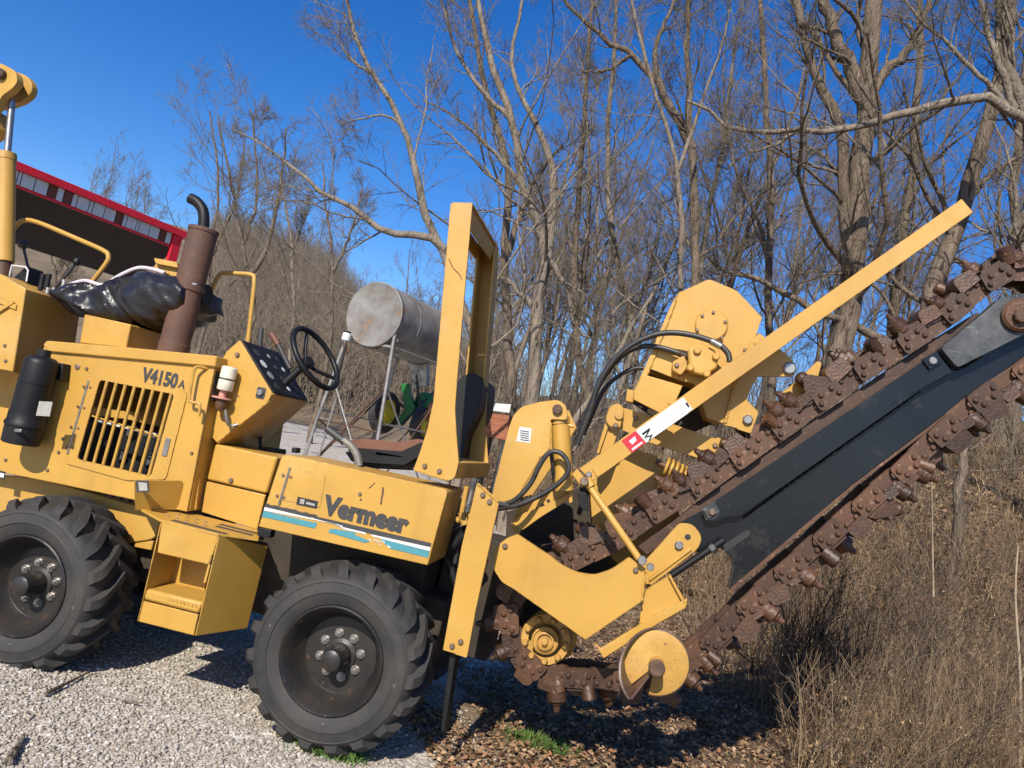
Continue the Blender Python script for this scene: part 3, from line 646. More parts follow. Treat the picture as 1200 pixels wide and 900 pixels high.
# ---- motor housing
hs = plate('motor_housing', rnd([(831, 327), (853, 336), (864, 341), (893, 372), (882, 404), (848, 496), (829, 490), (814, 450), (798, 446), (757, 430), (772, 390), (790, 350), (795, 343)], [4, 2, 3, 2, 2, 2, 2, 2, 2, 2, 2, 3, 3]), .55, .34, YEL, T, bev=.008)
plate('motor_shade_backing', [(758, 425), (832, 440), (846, 492), (800, 512), (738, 470)], .78, .05, SHADED, T)  # added backing, its dark colour paints the shadowed gaps under the motor
plate('housing_edge', [(790, 350), (795, 343), (762, 430), (745, 465), (742, 460), (757, 427)], .54, .012, YEL, hs, bev=.002)
cv = disc('housing_cover', 833.5, 381, .55, -.018, .082, YEL, hs, 36)
bolts(cv, [(823, 370), (836, 366), (850, 377), (817, 387), (846, 396)], .532, .009, .01)
ear = plate('housing_ear', rnd([(880, 398), (890, 390), (927, 420), (934, 430), (931, 441), (888, 441), (881, 452), (875, 469), (889, 483), (880, 508), (848, 498)], [2, 2, 4, 5, 5, 3, 3, 4, 3, 2, 2]), .53, .025, YEL, T)
plate('ear_hook', rnd([(913, 463), (934, 446), (958, 423), (963, 425), (957, 448), (942, 468), (924, 478)], 2), .57, .03, YEL, T)
plate('ear_hook', [(969, 433), (986, 430), (985, 442), (962, 452)], .60, .05, YEL, T)
bolts(ear, [(925, 432)], .53, .034, .02, STEEL); bolts(ear, [(876, 492)], .53, .026, .02, STEEL)
mot = plate('hydraulic_motor', rnd([(806, 409), (814, 404), (826, 404), (838, 410), (842, 420), (840, 432), (826, 441), (808, 436)], 3), .44, .10, YEL, T, bev=.012)
mot2 = plate('motor_body', rnd([(803, 414), (838, 411), (834, 440), (802, 434)], 5), .50, .05, YEL, T, bev=.01)
bolts(mot, [(817, 411), (839, 418), (809, 431), (828, 438)], .44, .020, .018, YEL)
plate('motor_port', rnd([(788, 424), (802, 416), (806, 430), (798, 440), (788, 434)], 3), .47, .07, YELW, T, bev=.008)
bolts(mot, [(793, 428)], .47, .012, .012)
for k, pts in enumerate(([(855, 424), (853, 414), (843, 404), (832, 399), (812, 393), (790, 390), (768, 392), (744, 402), (724, 417), (709, 436), (699, 456), (692, 480), (684, 500), (676, 522)],
        [(802, 417), (790, 412), (772, 407), (752, 406), (732, 414), (716, 430), (704, 448), (697, 462), (690, 480), (680, 504)],
        [(797, 442), (780, 437), (760, 432), (742, 432), (726, 440), (712, 452), (704, 464), (694, 486), (684, 510)])):
    vv = [.42, .50, .56][k]
    h = tube('hydraulic_hose', smoothpath([P(x, y, vv+.006*i) for i, (x, y) in enumerate(pts)], 4), [.0145, .0145, .011][k], HOSE, T, 10)
    if k == 0:
        tube('hose_fitting', [P(845, 406, .42), P(833, 399.5, .42)], .018, STEEL, h, 10)
    if k == 1: tube('hose_fitting', [P(805, 418, .50), P(794, 413, .50)], .018, RUST, h, 10)
bk = plate('motor_bracket', [(752, 438), (800, 452), (790, 475), (742, 465)], .50, .05, YEL, T, bev=.003)
plate('motor_bracket', [(745, 455), (792, 478), (785, 490), (742, 468)], .46, .02, YEL, T, bev=.003)
la = plate('lower_link_arm', [(727, 477), (736, 479), (838, 514), (842, 512), (847, 516), (832, 539), (816, 536), (760, 518), (722, 500)], .62, .06, YEL, T, r=2)
plate('link_knuckle', rnd([(709, 493), (714, 476), (724, 472), (732, 478), (727, 502), (714, 500)], [4, 6, 6, 4, 3, 3]), .56, .05, YEL, T, bev=.005)
disc('link_pin', 725.5, 487, .56, -.012, .022, YELW, la, 20)
bolts(la, [(721.5, 498.5)], .56, .014, .012)
plate('link_upright', [(712, 500), (725, 505), (716, 530), (704, 545), (700, 540)], .60, .03, YEL, T)
plate('link_upright_edge', [(709, 496), (713, 500), (702, 532), (699, 530)], .58, .05, YEL, T, bev=.002)
plate('link_block', [(735, 456), (745, 458), (742, 472), (733, 470)], .58, .08, YEL, T)
# spring
a, b = P(779, 546, .56), P(812, 562, .56); axv = (b-a); L_ = axv.length; axv.normalize(); e1 = axv.orthogonal().normalized(); e2 = axv.cross(e1)
pts = [a+axv*(L_*t/96)+(e1*math.cos(t*2*math.pi*6.2/96)+e2*math.sin(t*2*math.pi*6.2/96))*.042 for t in range(97)]
shade(link('return_spring', tube_mesh('return_spring', pts, .0085, 8), YEL, T))
tube('spring_rod', [a-axv*.05, b+axv*.1], .014, RUST, T, 8)
# ---- long square pole with its sticker
pole = plate('crumber_pole', [(679, 549), (1127, 233), (1140.5, 248.5), (694, 564)], .36, .07, YEL, T, r=1, bev=.006)
plate('pole_warning_label', [(728.5, 516.5), (744.5, 505), (757, 519), (740.5, 531)], .3575, .004, REDP, pole, bev=0)
plate('pole_warning_print', [(737, 517), (744, 511), (746, 516), (741, 521)], .3565, .002, WHT, pole, bev=0)
plate('pole_warning_print', [(740, 526), (752, 517.5), (753.5, 519), (741.5, 528)], .3565, .002, WHT, pole, bev=0)
plate('pole_label', [(744.9, 504.7), (800.5, 465.5), (812, 479.5), (757.4, 518.7)], .3576, .004, WHT, pole, bev=0)
for a, b, c in (((752, 508), (761, 501.5), 2.2), ((755, 513), (761, 502), 1.6), ((757, 511), (763, 510), 1.5), ((760, 516), (764, 508), 1.6)):
    plate('pole_label_print', [a, b, (b[0]+c*.6, b[1]+c), (a[0]+c*.6, a[1]+c)], .3566, .002, BLKP, pole, bev=0)
for k in range(5):
    o_ = 1.5+k*2.6
    plate('pole_label_print', [(768+o_*.8, 492+o_), (797+o_*.8, 471.5+o_), (797.4+o_*.8, 472.1+o_), (768.4+o_*.8, 492.6+o_)], .3566, .002, SILV, pole, bev=0)
plate('pole_label_print', [(803, 473), (807, 478), (808, 476), (805, 471)], .3566, .002, BLKP, pole, bev=0)
# ---- black boom
VB = .50
bar = plate('boom', rnd([(854.5, 692), (860.5, 667), (858, 655), (848, 644), (836, 640), (822, 650), (800, 630), (797, 612), (824, 598), (880, 560.5), (1080, 424), (1150, 380), (1240, 330), (1240, 388), (1195, 421), (1104, 487.5), (997, 569)], [2, 5, 5, 5, 3, 3, 4, 4, 0, 0, 0, 0, 0, 0, 0, 0, 0]), VB, .10, BLKP, T, bev=.004)
up = plate('boom_upper_rail', rnd([(838, 588), (880, 560), (1081, 424), (1097, 412), (1116, 436), (1080, 456), (936, 557), (868, 604), (856, 605), (833, 612), (826, 602)], [2, 0, 0, 2, 2, 6, 0, 4, 4, 4, 4]), VB-.045, .045, BLKP, bar, bev=.004)
gp = plate('gusset', rnd([(823, 596), (838, 587), (844, 600), (830, 609)], 2), VB-.06, .016, BLKS, bar, bev=.002)
gp2 = plate('gusset', rnd([(1080, 421), (1098, 411), (1104, 424), (1090, 433)], 1), VB-.06, .016, BLKP, bar, bev=.002)
bolts(gp, [(834.5, 600)], VB-.06, .017, .012); bolts(gp2, [(1093, 423)], VB-.06, .02, .012, STEEL)
nose = plate('sliding_nose', rnd([(1103, 408), (1160, 361), (1172, 350), (1190, 344), (1260, 344), (1260, 372), (1200, 392), (1122, 431)], [4, 5, 6, 6, 0, 0, 0, 5]), VB-.075, .075, BLKS, bar, bev=.005)
disc('nose_roller_cap', 1193, 370, VB-.075, -.03, .078, RUSTL, nose, 30)
disc('nose_roller_bolt', 1195, 371, VB-.105, -.03, .034, RUST, nose, 8)
plate('boom_lower_wear_strip', [(856, 689), (997, 570), (1104, 488.5), (1195, 422), (1240, 389), (1240, 396), (1195, 427), (1104, 493), (997, 574), (860, 692)], VB-.004, .02, RUST, bar, bev=.001)
plate('boom_upper_wear_strip', [(748, 640), (874, 548), (1074, 411), (1146, 366), (1150, 380), (1080, 424), (880, 561), (758, 650)], VB+.02, .05, RUST, bar, bev=.001)
plate('boom_slot', rnd([(846, 640), (876, 620), (880, 624), (878, 628), (850, 647)], 2), VB-.003, .002, LBLK, bar, bev=0)
rod = tube('adjuster_rod', [P(784, 676, VB-.05), P(848, 633, VB-.05)], .017, BLK, T, 12)
tube('adjuster_nut', [P(833, 645, VB-.05), P(838, 641, VB-.05)], .026, BLKS, rod, 6)
# weld beads and extra bolts
def weld(parent, pts, v, r=.006, m=None):
    q = [P(x, y, v) for x, y in pts]; L = sum((b-a).length for a, b in zip(q, q[1:])); n_ = max(6, int(L/.012)); p = smoothpath(q, max(2, n_//max(1, len(q)-1)))
    tube('weld_bead', p, [r*(1+.35*math.sin(i*2.1)+.15*random.uniform(-1, 1)) for i in range(len(p))], m or parent.data.materials[0], parent, 6)
weld(bar, [(870, 607), (936, 559), (1078, 458)], VB, .007); weld(gp, [(823, 597), (830, 609), (844, 601)], VB-.045, .006); weld(bar, [(1103, 410), (1122, 432), (1150, 418)], VB-.02, .006)
weld(ear, [(850, 496), (862, 450), (884, 402)], .53, .007); weld(tow, [(632, 536), (644, 524), (645, 494)], .275, .006); weld(post, [(560, 567), (584, 588)], .10, .006)
weld(guard, [(752, 704), (756, 670)], .27, .006); weld(hs, [(745, 463), (762, 430), (792, 352)], .545, .006); weld(pole, [(700, 558), (694, 549)], .36, .005)
weld(step, [(256.5, 626), (244.5, 662)], 0, .004); weld(con, [(256, 517), (316, 470)], .345, .004); weld(rb, [(487, 551), (524, 563)], .08, .005)
bolts(post, [(566, 580), (574, 588), (540, 752), (530, 757)], .10, .013, .012); bolts(guard, [(592, 640), (745, 668)], .27, .014, .012); bolts(hs, [(873, 410)], .55, .010, .01)
bolts(pole, [(690, 556)], .36, .016, .014, STEEL); bolts(rb, [(515, 552), (498, 546)], .08, .012, .012); bolts(la, [(838, 522), (745, 490)], .62, .014, .012)
# ---- the digging chain
def link_mesh(inner):
    bm = bmesh.new(); L2, hh = .083, .053
    off = .058 if inner else .086
    for s in (-1, 1):
        prof = rnd([(-L2, -hh), (L2, -hh), (L2*1.02, hh*.95), (-L2*.9, hh)], [.03, .022, .012, .012], 3)
        v0, v1 = (s*off-.010, s*off+.010)
        me = prism_mesh('p', [prof], v0, v1); bm.from_mesh(me); bpy.data.meshes.remove(me)
        for (x, z) in ((-.055, -.014), (.055, -.014), (-.03, .024), (.036, .026)):
            me = lathe_mesh('p', [(0, -.013), (.009, -.013), (.014, -.009), (.0155, 0)], 8, 'v')
            for vv in me.vertices: vv.co = (vv.co.x+x, (vv.co.y+(s*off-.010)) if s < 0 else (s*off+.010-vv.co.y), vv.co.z+z)
            bm.from_mesh(me); bpy.data.meshes.remove(me)
    me = tube_mesh('p', [(-.055, -.09, -.014), (-.055, .09, -.014)], .018, 10); bm.from_mesh(me); bpy.data.meshes.remove(me)
    if not inner:
        me = prism_mesh('p', [[(-.06, .046), (.065, .046), (.06, .070), (-.05, .070)]], -.084, .084); bm.from_mesh(me); bpy.data.meshes.remove(me)
    else:
        me = prism_mesh('p', [[(-.06, -.03), (.06, -.03), (.06, .02), (-.06, .02)]], -.05, .05); bm.from_mesh(me); bpy.data.meshes.remove(me)
    bmesh.ops.recalc_face_normals(bm, faces=bm.faces)
    me = bpy.data.meshes.new('chain_link'); bm.to_mesh(me); bm.free(); me.materials.append(RUST); return me
def tooth_mesh(kind):
    bm = bmesh.new()
    def add(me):
        bm.from_mesh(me); bpy.data.meshes.remove(me)
    if kind in (0, 1):                       # pocket with a conical pick
        sgn = -1 if kind == 0 else 1; y = sgn*.05
        d = Vector((-.22, sgn*.12, .95)).normalized(); c = Vector((-.02, y, .05))
        add(tube_mesh('p', [c-d*.02, c+d*.028, c+d*.032, c+d*.070, c+d*.078], [.040, .044, .047, .045, .032], 14))
        add(tube_mesh('p', [c+d*.076, c+d*.086, c+d*.094, c+d*.116, c+d*.124], [.026, .025, .017, .014, .005], 10))
        add(prism_mesh('p', [[(-.06, .03), (.065, .03), (.06, .075), (-.05, .085)]], y-.04, y+.04))
    elif kind == 2:                          # bent wing cutter
        add(prism_mesh('p', [rnd([(-.075, .03), (.06, .03), (.05, .075), (-.035, .135), (-.06, .132), (-.085, .07)], .01, 2)], -.086, -.068))
        c = Vector((-.055, -.05, .12)); d = Vector((-.5, -.25, .82)).normalized()
        add(tube_mesh('p', [c-d*.04, c+d*.02, c+d*.034], [.032, .034, .022], 12))
    elif kind == 3:                          # open tube cutter
        c = Vector((-.055, -.075, .055)); d = Vector((-.25, -.3, .9)).normalized()
        add(tube_mesh('p', [c-d*.02, c+d*.05, c+d*.055, c+d*.04], [.034, .038, .03, .026], 14))
        add(prism_mesh('p', [[(-.065, .03), (.06, .03), (.05, .085), (-.055, .095)]], -.05, .08))
    else:                                    # plain cross bar
        add(prism_mesh('p', [rnd([(-.06, .03), (.06, .03), (.055, .10), (-.02, .115), (-.05, .10)], .012, 2)], -.095, .03))
    bmesh.ops.recalc_face_normals(bm, faces=bm.faces)
    me = bpy.data.meshes.new('cutter_tooth'); bm.to_mesh(me); bm.free(); me.materials.append(RUSTL); return me
LM = [link_mesh(False), link_mesh(True)]; TM = [tooth_mesh(k) for k in range(5)]
for me in LM+TM: me.polygons.foreach_set('use_smooth', np.ones(len(me.polygons), bool)); me.set_sharp_from_angle(angle=rad(35))
VC = VB+.045+.02
path_px = [(597, 726), (604, 700), (622, 682), (650, 668), (676, 655), (700, 645), (730, 627), (768, 601), (840, 556), (1000, 443), (1100, 378), (1146, 340), (1168, 325), (1190, 317), (1216, 320), (1236, 336), (1244, 362), (1238, 392), (1220, 420), (1190, 442), (1141, 474), (1048, 560), (960, 636), (900, 688), (850, 736), (815, 767), (775, 792), (735, 798), (693, 795), (660, 792), (632, 784), (610, 764)]
pp = [Vector((q.x, 0, q.z)) for q in (P(x, y, VC-.08) for x, y in path_px)]
pp = smoothpath(pp+[pp[0]], 8)
cum = [0]
for a, b in zip(pp, pp[1:]): cum.append(cum[-1]+(b-a).length)
nl = int(round(cum[-1]/.122/2))*2; pit = cum[-1]/nl
def at_s(s):
    s %= cum[-1]; i = max(0, min(len(cum)-2, int(np.searchsorted(cum, s))-1)); t = (s-cum[i])/(cum[i+1]-cum[i]+1e-9); return pp[i].lerp(pp[i+1], t)
order = [0, 4, 1, 3, 0, 2, 4, 1, 3, 0, 4]
for k in range(nl):
    s = k*pit; a, b = at_s(s-.06), at_s(s+.06); c = at_s(s); d = b-a
    o = link('chain_link', LM[k % 2], None, T, (c.x, VC, c.z)); o.rotation_euler.y = -math.atan2(d.z, d.x)+random.uniform(-.05, .05)
    o.scale = (.89, 1, .9)
    REL = True; t = link('cutter_tooth', TM[order[k % len(order)]], None, o); REL = False; t.rotation_euler = (random.uniform(-.08, .08), random.uniform(-.16, .16), 0); sc_ = random.uniform(.95, 1.2); t.scale = (sc_, 1, sc_)
    REL = True; t = link('cutter_tooth', TM[order[(k+4) % len(order)]], None, o); REL = False; sc_ = random.uniform(.85, 1.15); t.scale = (sc_, -1, sc_); t.location = (random.uniform(-.03, .05), .0, -.012); t.rotation_euler = (0, random.uniform(-.2, .2), 0)
# sprocket on the shaft
sp = disc('sprocket', 645, 746, VC-.03, .05, .13, YEL, T, 40)
rim_ = lathe('sprocket_rim', [(.085, -.03), (.12, -.03), (.125, -.02), (.125, 0), (.085, 0)], P(640, 748, VC-.05), YELW, sp, 36)
cx_ = P(640, 748, VC-.05)
for k in range(9):
    a = 2*math.pi*k/9; o = lathe('sprocket_bolt', [(0, -.028), (.012, -.028), (.016, -.02), (.016, 0)], (cx_.x+.10*math.cos(a), cx_.y-.03, cx_.z+.10*math.sin(a)), YELW, sp, 8)
lathe('bearing', [(.066, .0), (.066, -.05), (.058, -.055), (.058, -.045), (.044, -.045), (.044, -.065), (.036, -.068), (.034, -.05), (.018, -.05), (.016, -.075), (0, -.078)], (cx_.x, cx_.y-.005, cx_.z), YELW, sp, 28)
tube('drive_shaft', [(cx_.x, cx_.y, cx_.z), (cx_.x, 1.0, cx_.z)], .05, BLK, T, 14)
# ---- spoil auger: one turn of a worn helical flight on a stub shaft
ac0 = P(769, 779, .20); Ra = .150
def auger_mesh():
    bm = bmesh.new(); n_ = 72; th = .010; rows = []
    for i in range(n_+1):                    # the flat worn turn, slit at the bottom
        t = i/n_; a = -rad(91)+t*rad(322); y = .05-.05*t; row = []
        for rr_, oy in ((.03, 0), (.085, 0), (Ra-.006, 0), (Ra, .003), (Ra, th), (.085, th), (.03, th)):
            row.append(bm.verts.new((rr_*math.cos(a), y+oy, rr_*math.sin(a))))
        rows.append(row)
    def skin(rows, mats):
        for A_, B_ in zip(rows, rows[1:]):
            m_ = len(A_)
            for j in range(m_):
                f = bm.faces.new((A_[j], A_[(j+1) % m_], B_[(j+1) % m_], B_[j])); f.material_index = mats(j)
        bm.faces.new(rows[0]); bm.faces.new(rows[-1][::-1])
    skin(rows, lambda j: 1 if j in (2, 3) else 0)
    rows = []
    for i in range(41):                      # the outer edge curling towards the viewer
        t = i/40; a = rad(88)+t*rad(146); y = .028-.030*t; f = t*t*(3-2*t); row = []
        for rr_, yy in ((Ra-.012, y), (Ra+.006*f, y-.16*f-.002), (Ra+.006*f+.009, y-.16*f-.002), (Ra+.002, y+.006)):
            row.append(bm.verts.new((rr_*math.cos(a), yy, rr_*math.sin(a))))
        rows.append(row)
    skin(rows, lambda j: 1)
    a = rad(234); e = Vector((math.cos(a), 0, math.sin(a))); nn = Vector((-e.z, 0, e.x))*.009   # web from the shaft to the curled end
    q = [e*.03+Vector((0, -.03, 0)), e*.03+Vector((0, .01, 0)), e*(Ra-.012)+Vector((0, 0, 0)), e*(Ra+.005)+Vector((0, -.16, 0))]
    A_ = [bm.verts.new(p) for p in q]; B_ = [bm.verts.new(p+nn) for p in q]
    for f in (A_, B_[::-1])+tuple((A_[i], A_[(i+1) % 4], B_[(i+1) % 4], B_[i]) for i in range(4)): bm.faces.new(f).material_index = 1
    bmesh.ops.recalc_face_normals(bm, faces=bm.faces); me = bpy.data.meshes.new('spoil_auger'); bm.to_mesh(me); bm.free(); return me
me = auger_mesh(); me.materials.append(YELW); me.materials.append(DRIM)
aug = shade(link('spoil_auger', me, None, T, ac0), 30)
REL = True
tube('auger_shaft', [(0, -.075, 0), (0, .45, 0)], .034, YELW, aug, 20)
lathe('auger_shaft_end', [(.036, -.05), (.036, -.078), (.03, -.084), (.014, -.084), (0, -.08)], (0, 0, 0), DRIM, aug, 20)
REL = False

# ---- backhoe controls at the front
cbx = plate('control_box', [(-80, 309), (0, 321), (30, 338), (15, 436), (-80, 418)], .34, .44, YEL, T, bev=.006)
plate('control_box_bar', [(14, 352), (16, 355), (-40, 390), (-40, 384)], .325, .014, YEL, cbx, bev=.002)
plate('control_box_bar', [(-40, 333), (19, 357), (18, 363), (-40, 340)], .33, .012, YEL, cbx, bev=.002)
bolts(cbx, [(17, 357), (6, 405), (7, 423)], .34, .010, .008)
tube('control_rail', smoothpath([P(-14, 300, .60), P(4, 284, .60), P(20, 263, .60), P(30, 258, .60), P(48, 262, .60), P(86, 278, .60), P(120, 293, .60), P(127, 300, .60), P(123, 311, .60), P(97, 344, .60)], 4), .014, YEL, T, 12)
lv = tube('control_lever', [P(60, 342, .62), P(78, 322, .62), P(89, 308, .62)], .009, DGRY, T, 8)
lathe('knob', [(0, -.024), (.016, -.02), (.024, 0), (.018, .018), (0, .024)], P(90, 307, .62), BLK, lv, 14, 'w')
lv = tube('control_lever', [P(46, 338, .66), P(32, 310, .66), P(27, 288, .66)], .008, DGRY, T, 8)
lathe('knob', [(0, -.03), (.022, -.025), (.032, 0), (.022, .026), (0, .03)], P(27, 286, .66), DGRY, lv, 14, 'w')
for x in (49, 56): tube('control_lever', [P(x-2, 340, .5), P(x+2, 321, .5)], .014, BLK, T, 8)
tube('control_lever', [P(74, 342, .55), P(75, 328, .55)], .011, SILV, T, 8)
for x in (55, 62, 78): tube('valve_spool', [P(x, 344, .47), P(x+1, 337, .47)], .008, SILV, T, 8)
plate('valve_block', [(28, 314), (33, 312), (32, 332), (16, 325)], .50, .12, BLK, T)
tube('wire_guard', [P(11, 324, .48), P(14, 311, .48), P(30, 313, .48), P(33, 317, .48), P(31, 330, .48)], .005, WHT, T, 6)
# seat pedestal under the sheet
plate('seat_pedestal', [(99, 368), (153, 380), (148, 408), (93, 402)], .40, .40, YEL, T, bev=.006)
plate('seat_backrest_frame', [(178, 323), (183, 306), (206, 309), (210, 326)], .55, .2, YEL, T, bev=.004)
plate('seat_backrest_cap', [(180, 302), (207, 307), (208, 314), (182, 309)], .52, .26, YEL, T, bev=.004)
# boom lift cylinder and clevis at the far left
bc = tube('swing_cylinder', [P(5, 307, .48), P(7, 183, .48)], .052, YEL, T, 22)
tube('cylinder_rod', [P(8.2, 184, .48), P(14, 118, .48)], .019, STEEL, bc, 14)
tube('cylinder_cap', [P(6.7, 188, .48), P(7.1, 180, .48)], .056, YEL, bc, 22)
tube('cylinder_foot', [P(3, 330, .48), P(5, 305, .48)], .042, RUST, bc, 14)
cl = plate('clevis', rnd([(-30, 66), (6, 76), (19, 84), (20.5, 96), (14, 104), (2, 112), (-6, 130), (-40, 130)], [0, 6, 7, 6, 4, 4, 5, 0]), .40, .05, YEL, T, bev=.006)
cl2 = plate('clevis', rnd([(-30, 78), (20, 84), (32, 89), (38, 99), (36, 110), (26, 118), (10, 124), (-30, 130)], [0, 4, 7, 6, 6, 5, 4, 0]), .56, .05, YEL, T, bev=.006)
disc('clevis_pin', 3, 88, .40, -.03, .030, RUST, cl, 24)
tube('clevis_pin_bar', [P(18, 100, .45), P(20, 100, .62)], .036, RUST, T, 18)
plate('swing_arm', [(-60, 130), (-6, 128), (-2, 150), (-60, 190)], .44, .10, YEL, T)

# ================================================================ PLASTIC SHEET over the front seat
def sheet_mesh():
    top = [(86, 353), (100, 342), (118, 338), (138, 343), (160, 330), (178, 323), (206, 327), (236, 334), (243, 350)]
    bot = [(88, 355), (96, 366), (110, 375), (132, 381), (156, 386), (178, 387), (204, 384), (232, 374), (242, 360)]
    nu, nv = 120, 64; v0, v1 = .40, .86
    from mathutils import noise
    bm = bmesh.new(); rings = []
    for i in range(nu+1):
        t = i/nu*(len(top)-1); k = min(int(t), len(top)-2); f = t-k
        tp = np.array(top[k])*(1-f)+np.array(top[k+1])*f; bt = np.array(bot[k])*(1-f)+np.array(bot[k+1])*f
        row = []
        for j in range(nv):
            a = 2*math.pi*j/nv; c, s = math.cos(a), math.sin(a)
            c = math.copysign(abs(c)**.55, c); s = math.copysign(abs(s)**.75, s)
            m = (tp+bt)/2+(tp-bt)/2*s
            q = P(m[0], m[1], (v0+v1)/2); q.y = (v0+v1)/2-(v1-v0)/2*c*min(1, .1+i/6, .1+(nu-i)/6)
            p = Vector((q.x*6+q.z*3, q.y*3.2, q.z*8)); w1 = noise.noise(p*.6)*2
            rdg = 1-abs(noise.noise(p+Vector((w1, w1, 0))))*2.4; rdg2 = 1-abs(noise.noise(p*2.3+Vector((3, w1, 1))))*2.2
            d = .024*(rdg-.5)+.004*(rdg2-.5)
            q += Vector((d*.2, -d*c*1.2, d*s)); row.append(bm.verts.new(q))
        rings.append(row)
    for A_, B_ in zip(rings, rings[1:]):
        for j in range(nv): bm.faces.new((A_[j], B_[j], B_[(j+1) % nv], A_[(j+1) % nv]))
    bm.faces.new(rings[0][::-1]); bm.faces.new(rings[-1])
    bmesh.ops.recalc_face_normals(bm, faces=bm.faces); me = bpy.data.meshes.new('plastic_sheet'); bm.to_mesh(me); bm.free(); return me
ps = link('plastic_sheet', sheet_mesh(), BAG, None, ORG); ps.rotation_euler.z = -YAWM; shade(ps, 50)
hm = link('sheet_rim_highlight', tube_mesh('sheet_rim_highlight', smoothpath([Vector((P(x, y, .63).x, .50, P(x, y, .63).z+.012)) for x, y in ((87, 353), (99, 343), (117, 337.5), (138, 342.5), (158, 331), (178, 323), (196, 325), (208, 329))], 5), .011, 8), mat('painted_rim_highlight', (.62, .54, .55), .5, var=.15, vscale=30), ps); shade(hm)  # pale tube painting the sun's highlight along the sheet's top edge
tag(ps, 'crumpled black plastic sheet wrapped over the seat beside the rusty exhaust stack', 'plastic sheet')

# ================================================================ FUEL TANK on its stand
TANKM = mat('weathered_tank_steel', (.27, .26, .24), .55, metal=.1, base2=(.13, .105, .085), vscale=2.6, spots=(.26, .15, .075), sscale=4, sth=.62, bump=.12, bscale=20)
PIPEM = mat('galvanised_pipe', (.34, .33, .31), .5, metal=.5, base2=(.22, .19, .16), vscale=14)
DT = 11.0; c0 = W(438, 368, DT); th_ = rad(25); axd = Vector((math.sin(th_), math.cos(th_), 0)); Rt = .475; Lt = 1.55
tank = empty('fuel_tank', c0, -th_); tag(tank, 'weathered grey steel fuel tank lying on a pipe stand behind the steering wheel', 'tank')
prof = [(0, .012), (Rt-.03, .008), (Rt-.012, 0), (Rt, .004), (Rt, .02), (Rt-.006, .03)]+[(Rt-.006, x) for x in np.linspace(.1, Lt-.1, 8)]+[(Rt, Lt-.02), (Rt-.012, Lt), (0, Lt)]
lathe('tank_shell', prof, (0, 0, 0), TANKM, tank, 48)
lathe('tank_seam', [(Rt-.004, .52), (Rt+.001, .525), (Rt+.001, .54), (Rt-.004, .545)], (0, 0, 0), TANKM, tank, 48)
fp = lathe('pump_body', [(0, 0), (.05, 0), (.06, .01), (.06, .10), (.05, .115), (0, .12)], (-.30, -.10, -.46), WHT, tank, 16, 'w')
REL = True; lathe('pump_cap', [(0, 0), (.055, 0), (.055, .02), (0, .03)], (0, 0, .12), BLK, fp, 14, 'w'); REL = False
tube('pump_pipe', [(-.30, -.10, -.48), (-.28, -.10, -.56), (-.22, -.06, -.62)], .03, RUST, tank, 8)
tube('drain_hose', [(-.26, -.12, -.52), (-.24, -.14, -.75), (-.26, -.13, -.92)], .014, BLK, tank, 8)
stand = empty('tank_stand', (c0.x, c0.y, 0), -th_); tag(stand, 'splayed pipe stand with crossed braces under the grey tank', 'stand')
zt = c0.z-Rt*.72
def leg(sx, y0, ex, ey): return Vector((sx*.40, y0, zt)), Vector((sx*.40+ex, y0+ey, 0))
LG = [leg(-1, .05, -.28, -.10), leg(1, .05, .28, -.10), leg(-1, Lt-.1, -.28, .12), leg(1, Lt-.1, .28, .12)]
for a, b in LG: tube('leg', [a+Vector((0, 0, .16)), a, b], .026, PIPEM, stand, 10)
def br(a, b, fa, fb, r=.014, m=None): tube('brace', [a[0].lerp(a[1], fa), b[0].lerp(b[1], fb)], r, m or PIPEM, stand, 8)
for i, j in ((0, 1), (1, 3), (2, 3), (0, 2)):
    br(LG[i], LG[j], .03, .03, .02); br(LG[i], LG[j], .25, .85); br(LG[i], LG[j], .85, .25, .014, RUST)
br(LG[0], LG[1], .85, .85, .014); br(LG[1], LG[3], .45, .45, .014); br(LG[0], LG[2], .45, .45, .014); br(LG[1], LG[2], .3, .95, .012, RUST); br(LG[2], LG[3], .6, .6, .014); br(LG[0], LG[1], .5, .5, .012, RUST)
for k in range(5): tube('ladder_rung', [(-.52, .02+.0*k, .3+.25*k), (-.30, .0, .3+.25*k)], .011, PIPEM, stand, 6)
for x in (-.52, -.30): tube('ladder_rail', [(x, .0, 1.62), (x-.03, -.12, 0)], .014, PIPEM, stand, 6)
br(LG[0], LG[3], .5, .9, .012, RUST)
for y in (.12, Lt-.15): tube('saddle', [(-.42, y, zt+.02)]+[(math.sin(a)*(Rt+.015), y, c0.z-math.cos(a)*(Rt+.015)) for a in np.linspace(-1.0, 1.0, 9)]+[(.42, y, zt+.02)], .016, PIPEM, stand, 8)

# ================================================================ GREEN FARM MACHINE and RUSTY BOX behind
GRN = mat('green_machine_paint', (.012, .19, .035), .4, var=.4, vscale=9, spots=(.1, .07, .04), sscale=14, sth=.64)
YWH = mat('yellow_wheel_paint', (.72, .55, .03), .45, var=.2, vscale=9)
ORG_RED = mat('rusty_orange_paint', (.30, .085, .03), .7, base2=(.33, .14, .075), vscale=6, spots=(.2, .09, .05), sscale=12, sth=.55)
gc = W(478, 500, 13.2); gz = float(H(gc.x, gc.y))
gm = empty('farm_machine', (gc.x, gc.y, gz), 0); tag(gm, 'green and yellow farm machine parked behind the tank stand', 'farm machine')
def gl(x, y, dd=0): q = W(x, y, 13.2+dd); return Vector((q.x-gc.x, q.y-gc.y, q.z-gz))
def gpanel(name, px, t, m, dd=0):
    q = [gl(x, y, dd) for x, y in px]; return sheet3(name, q, t, m, gm, .008)
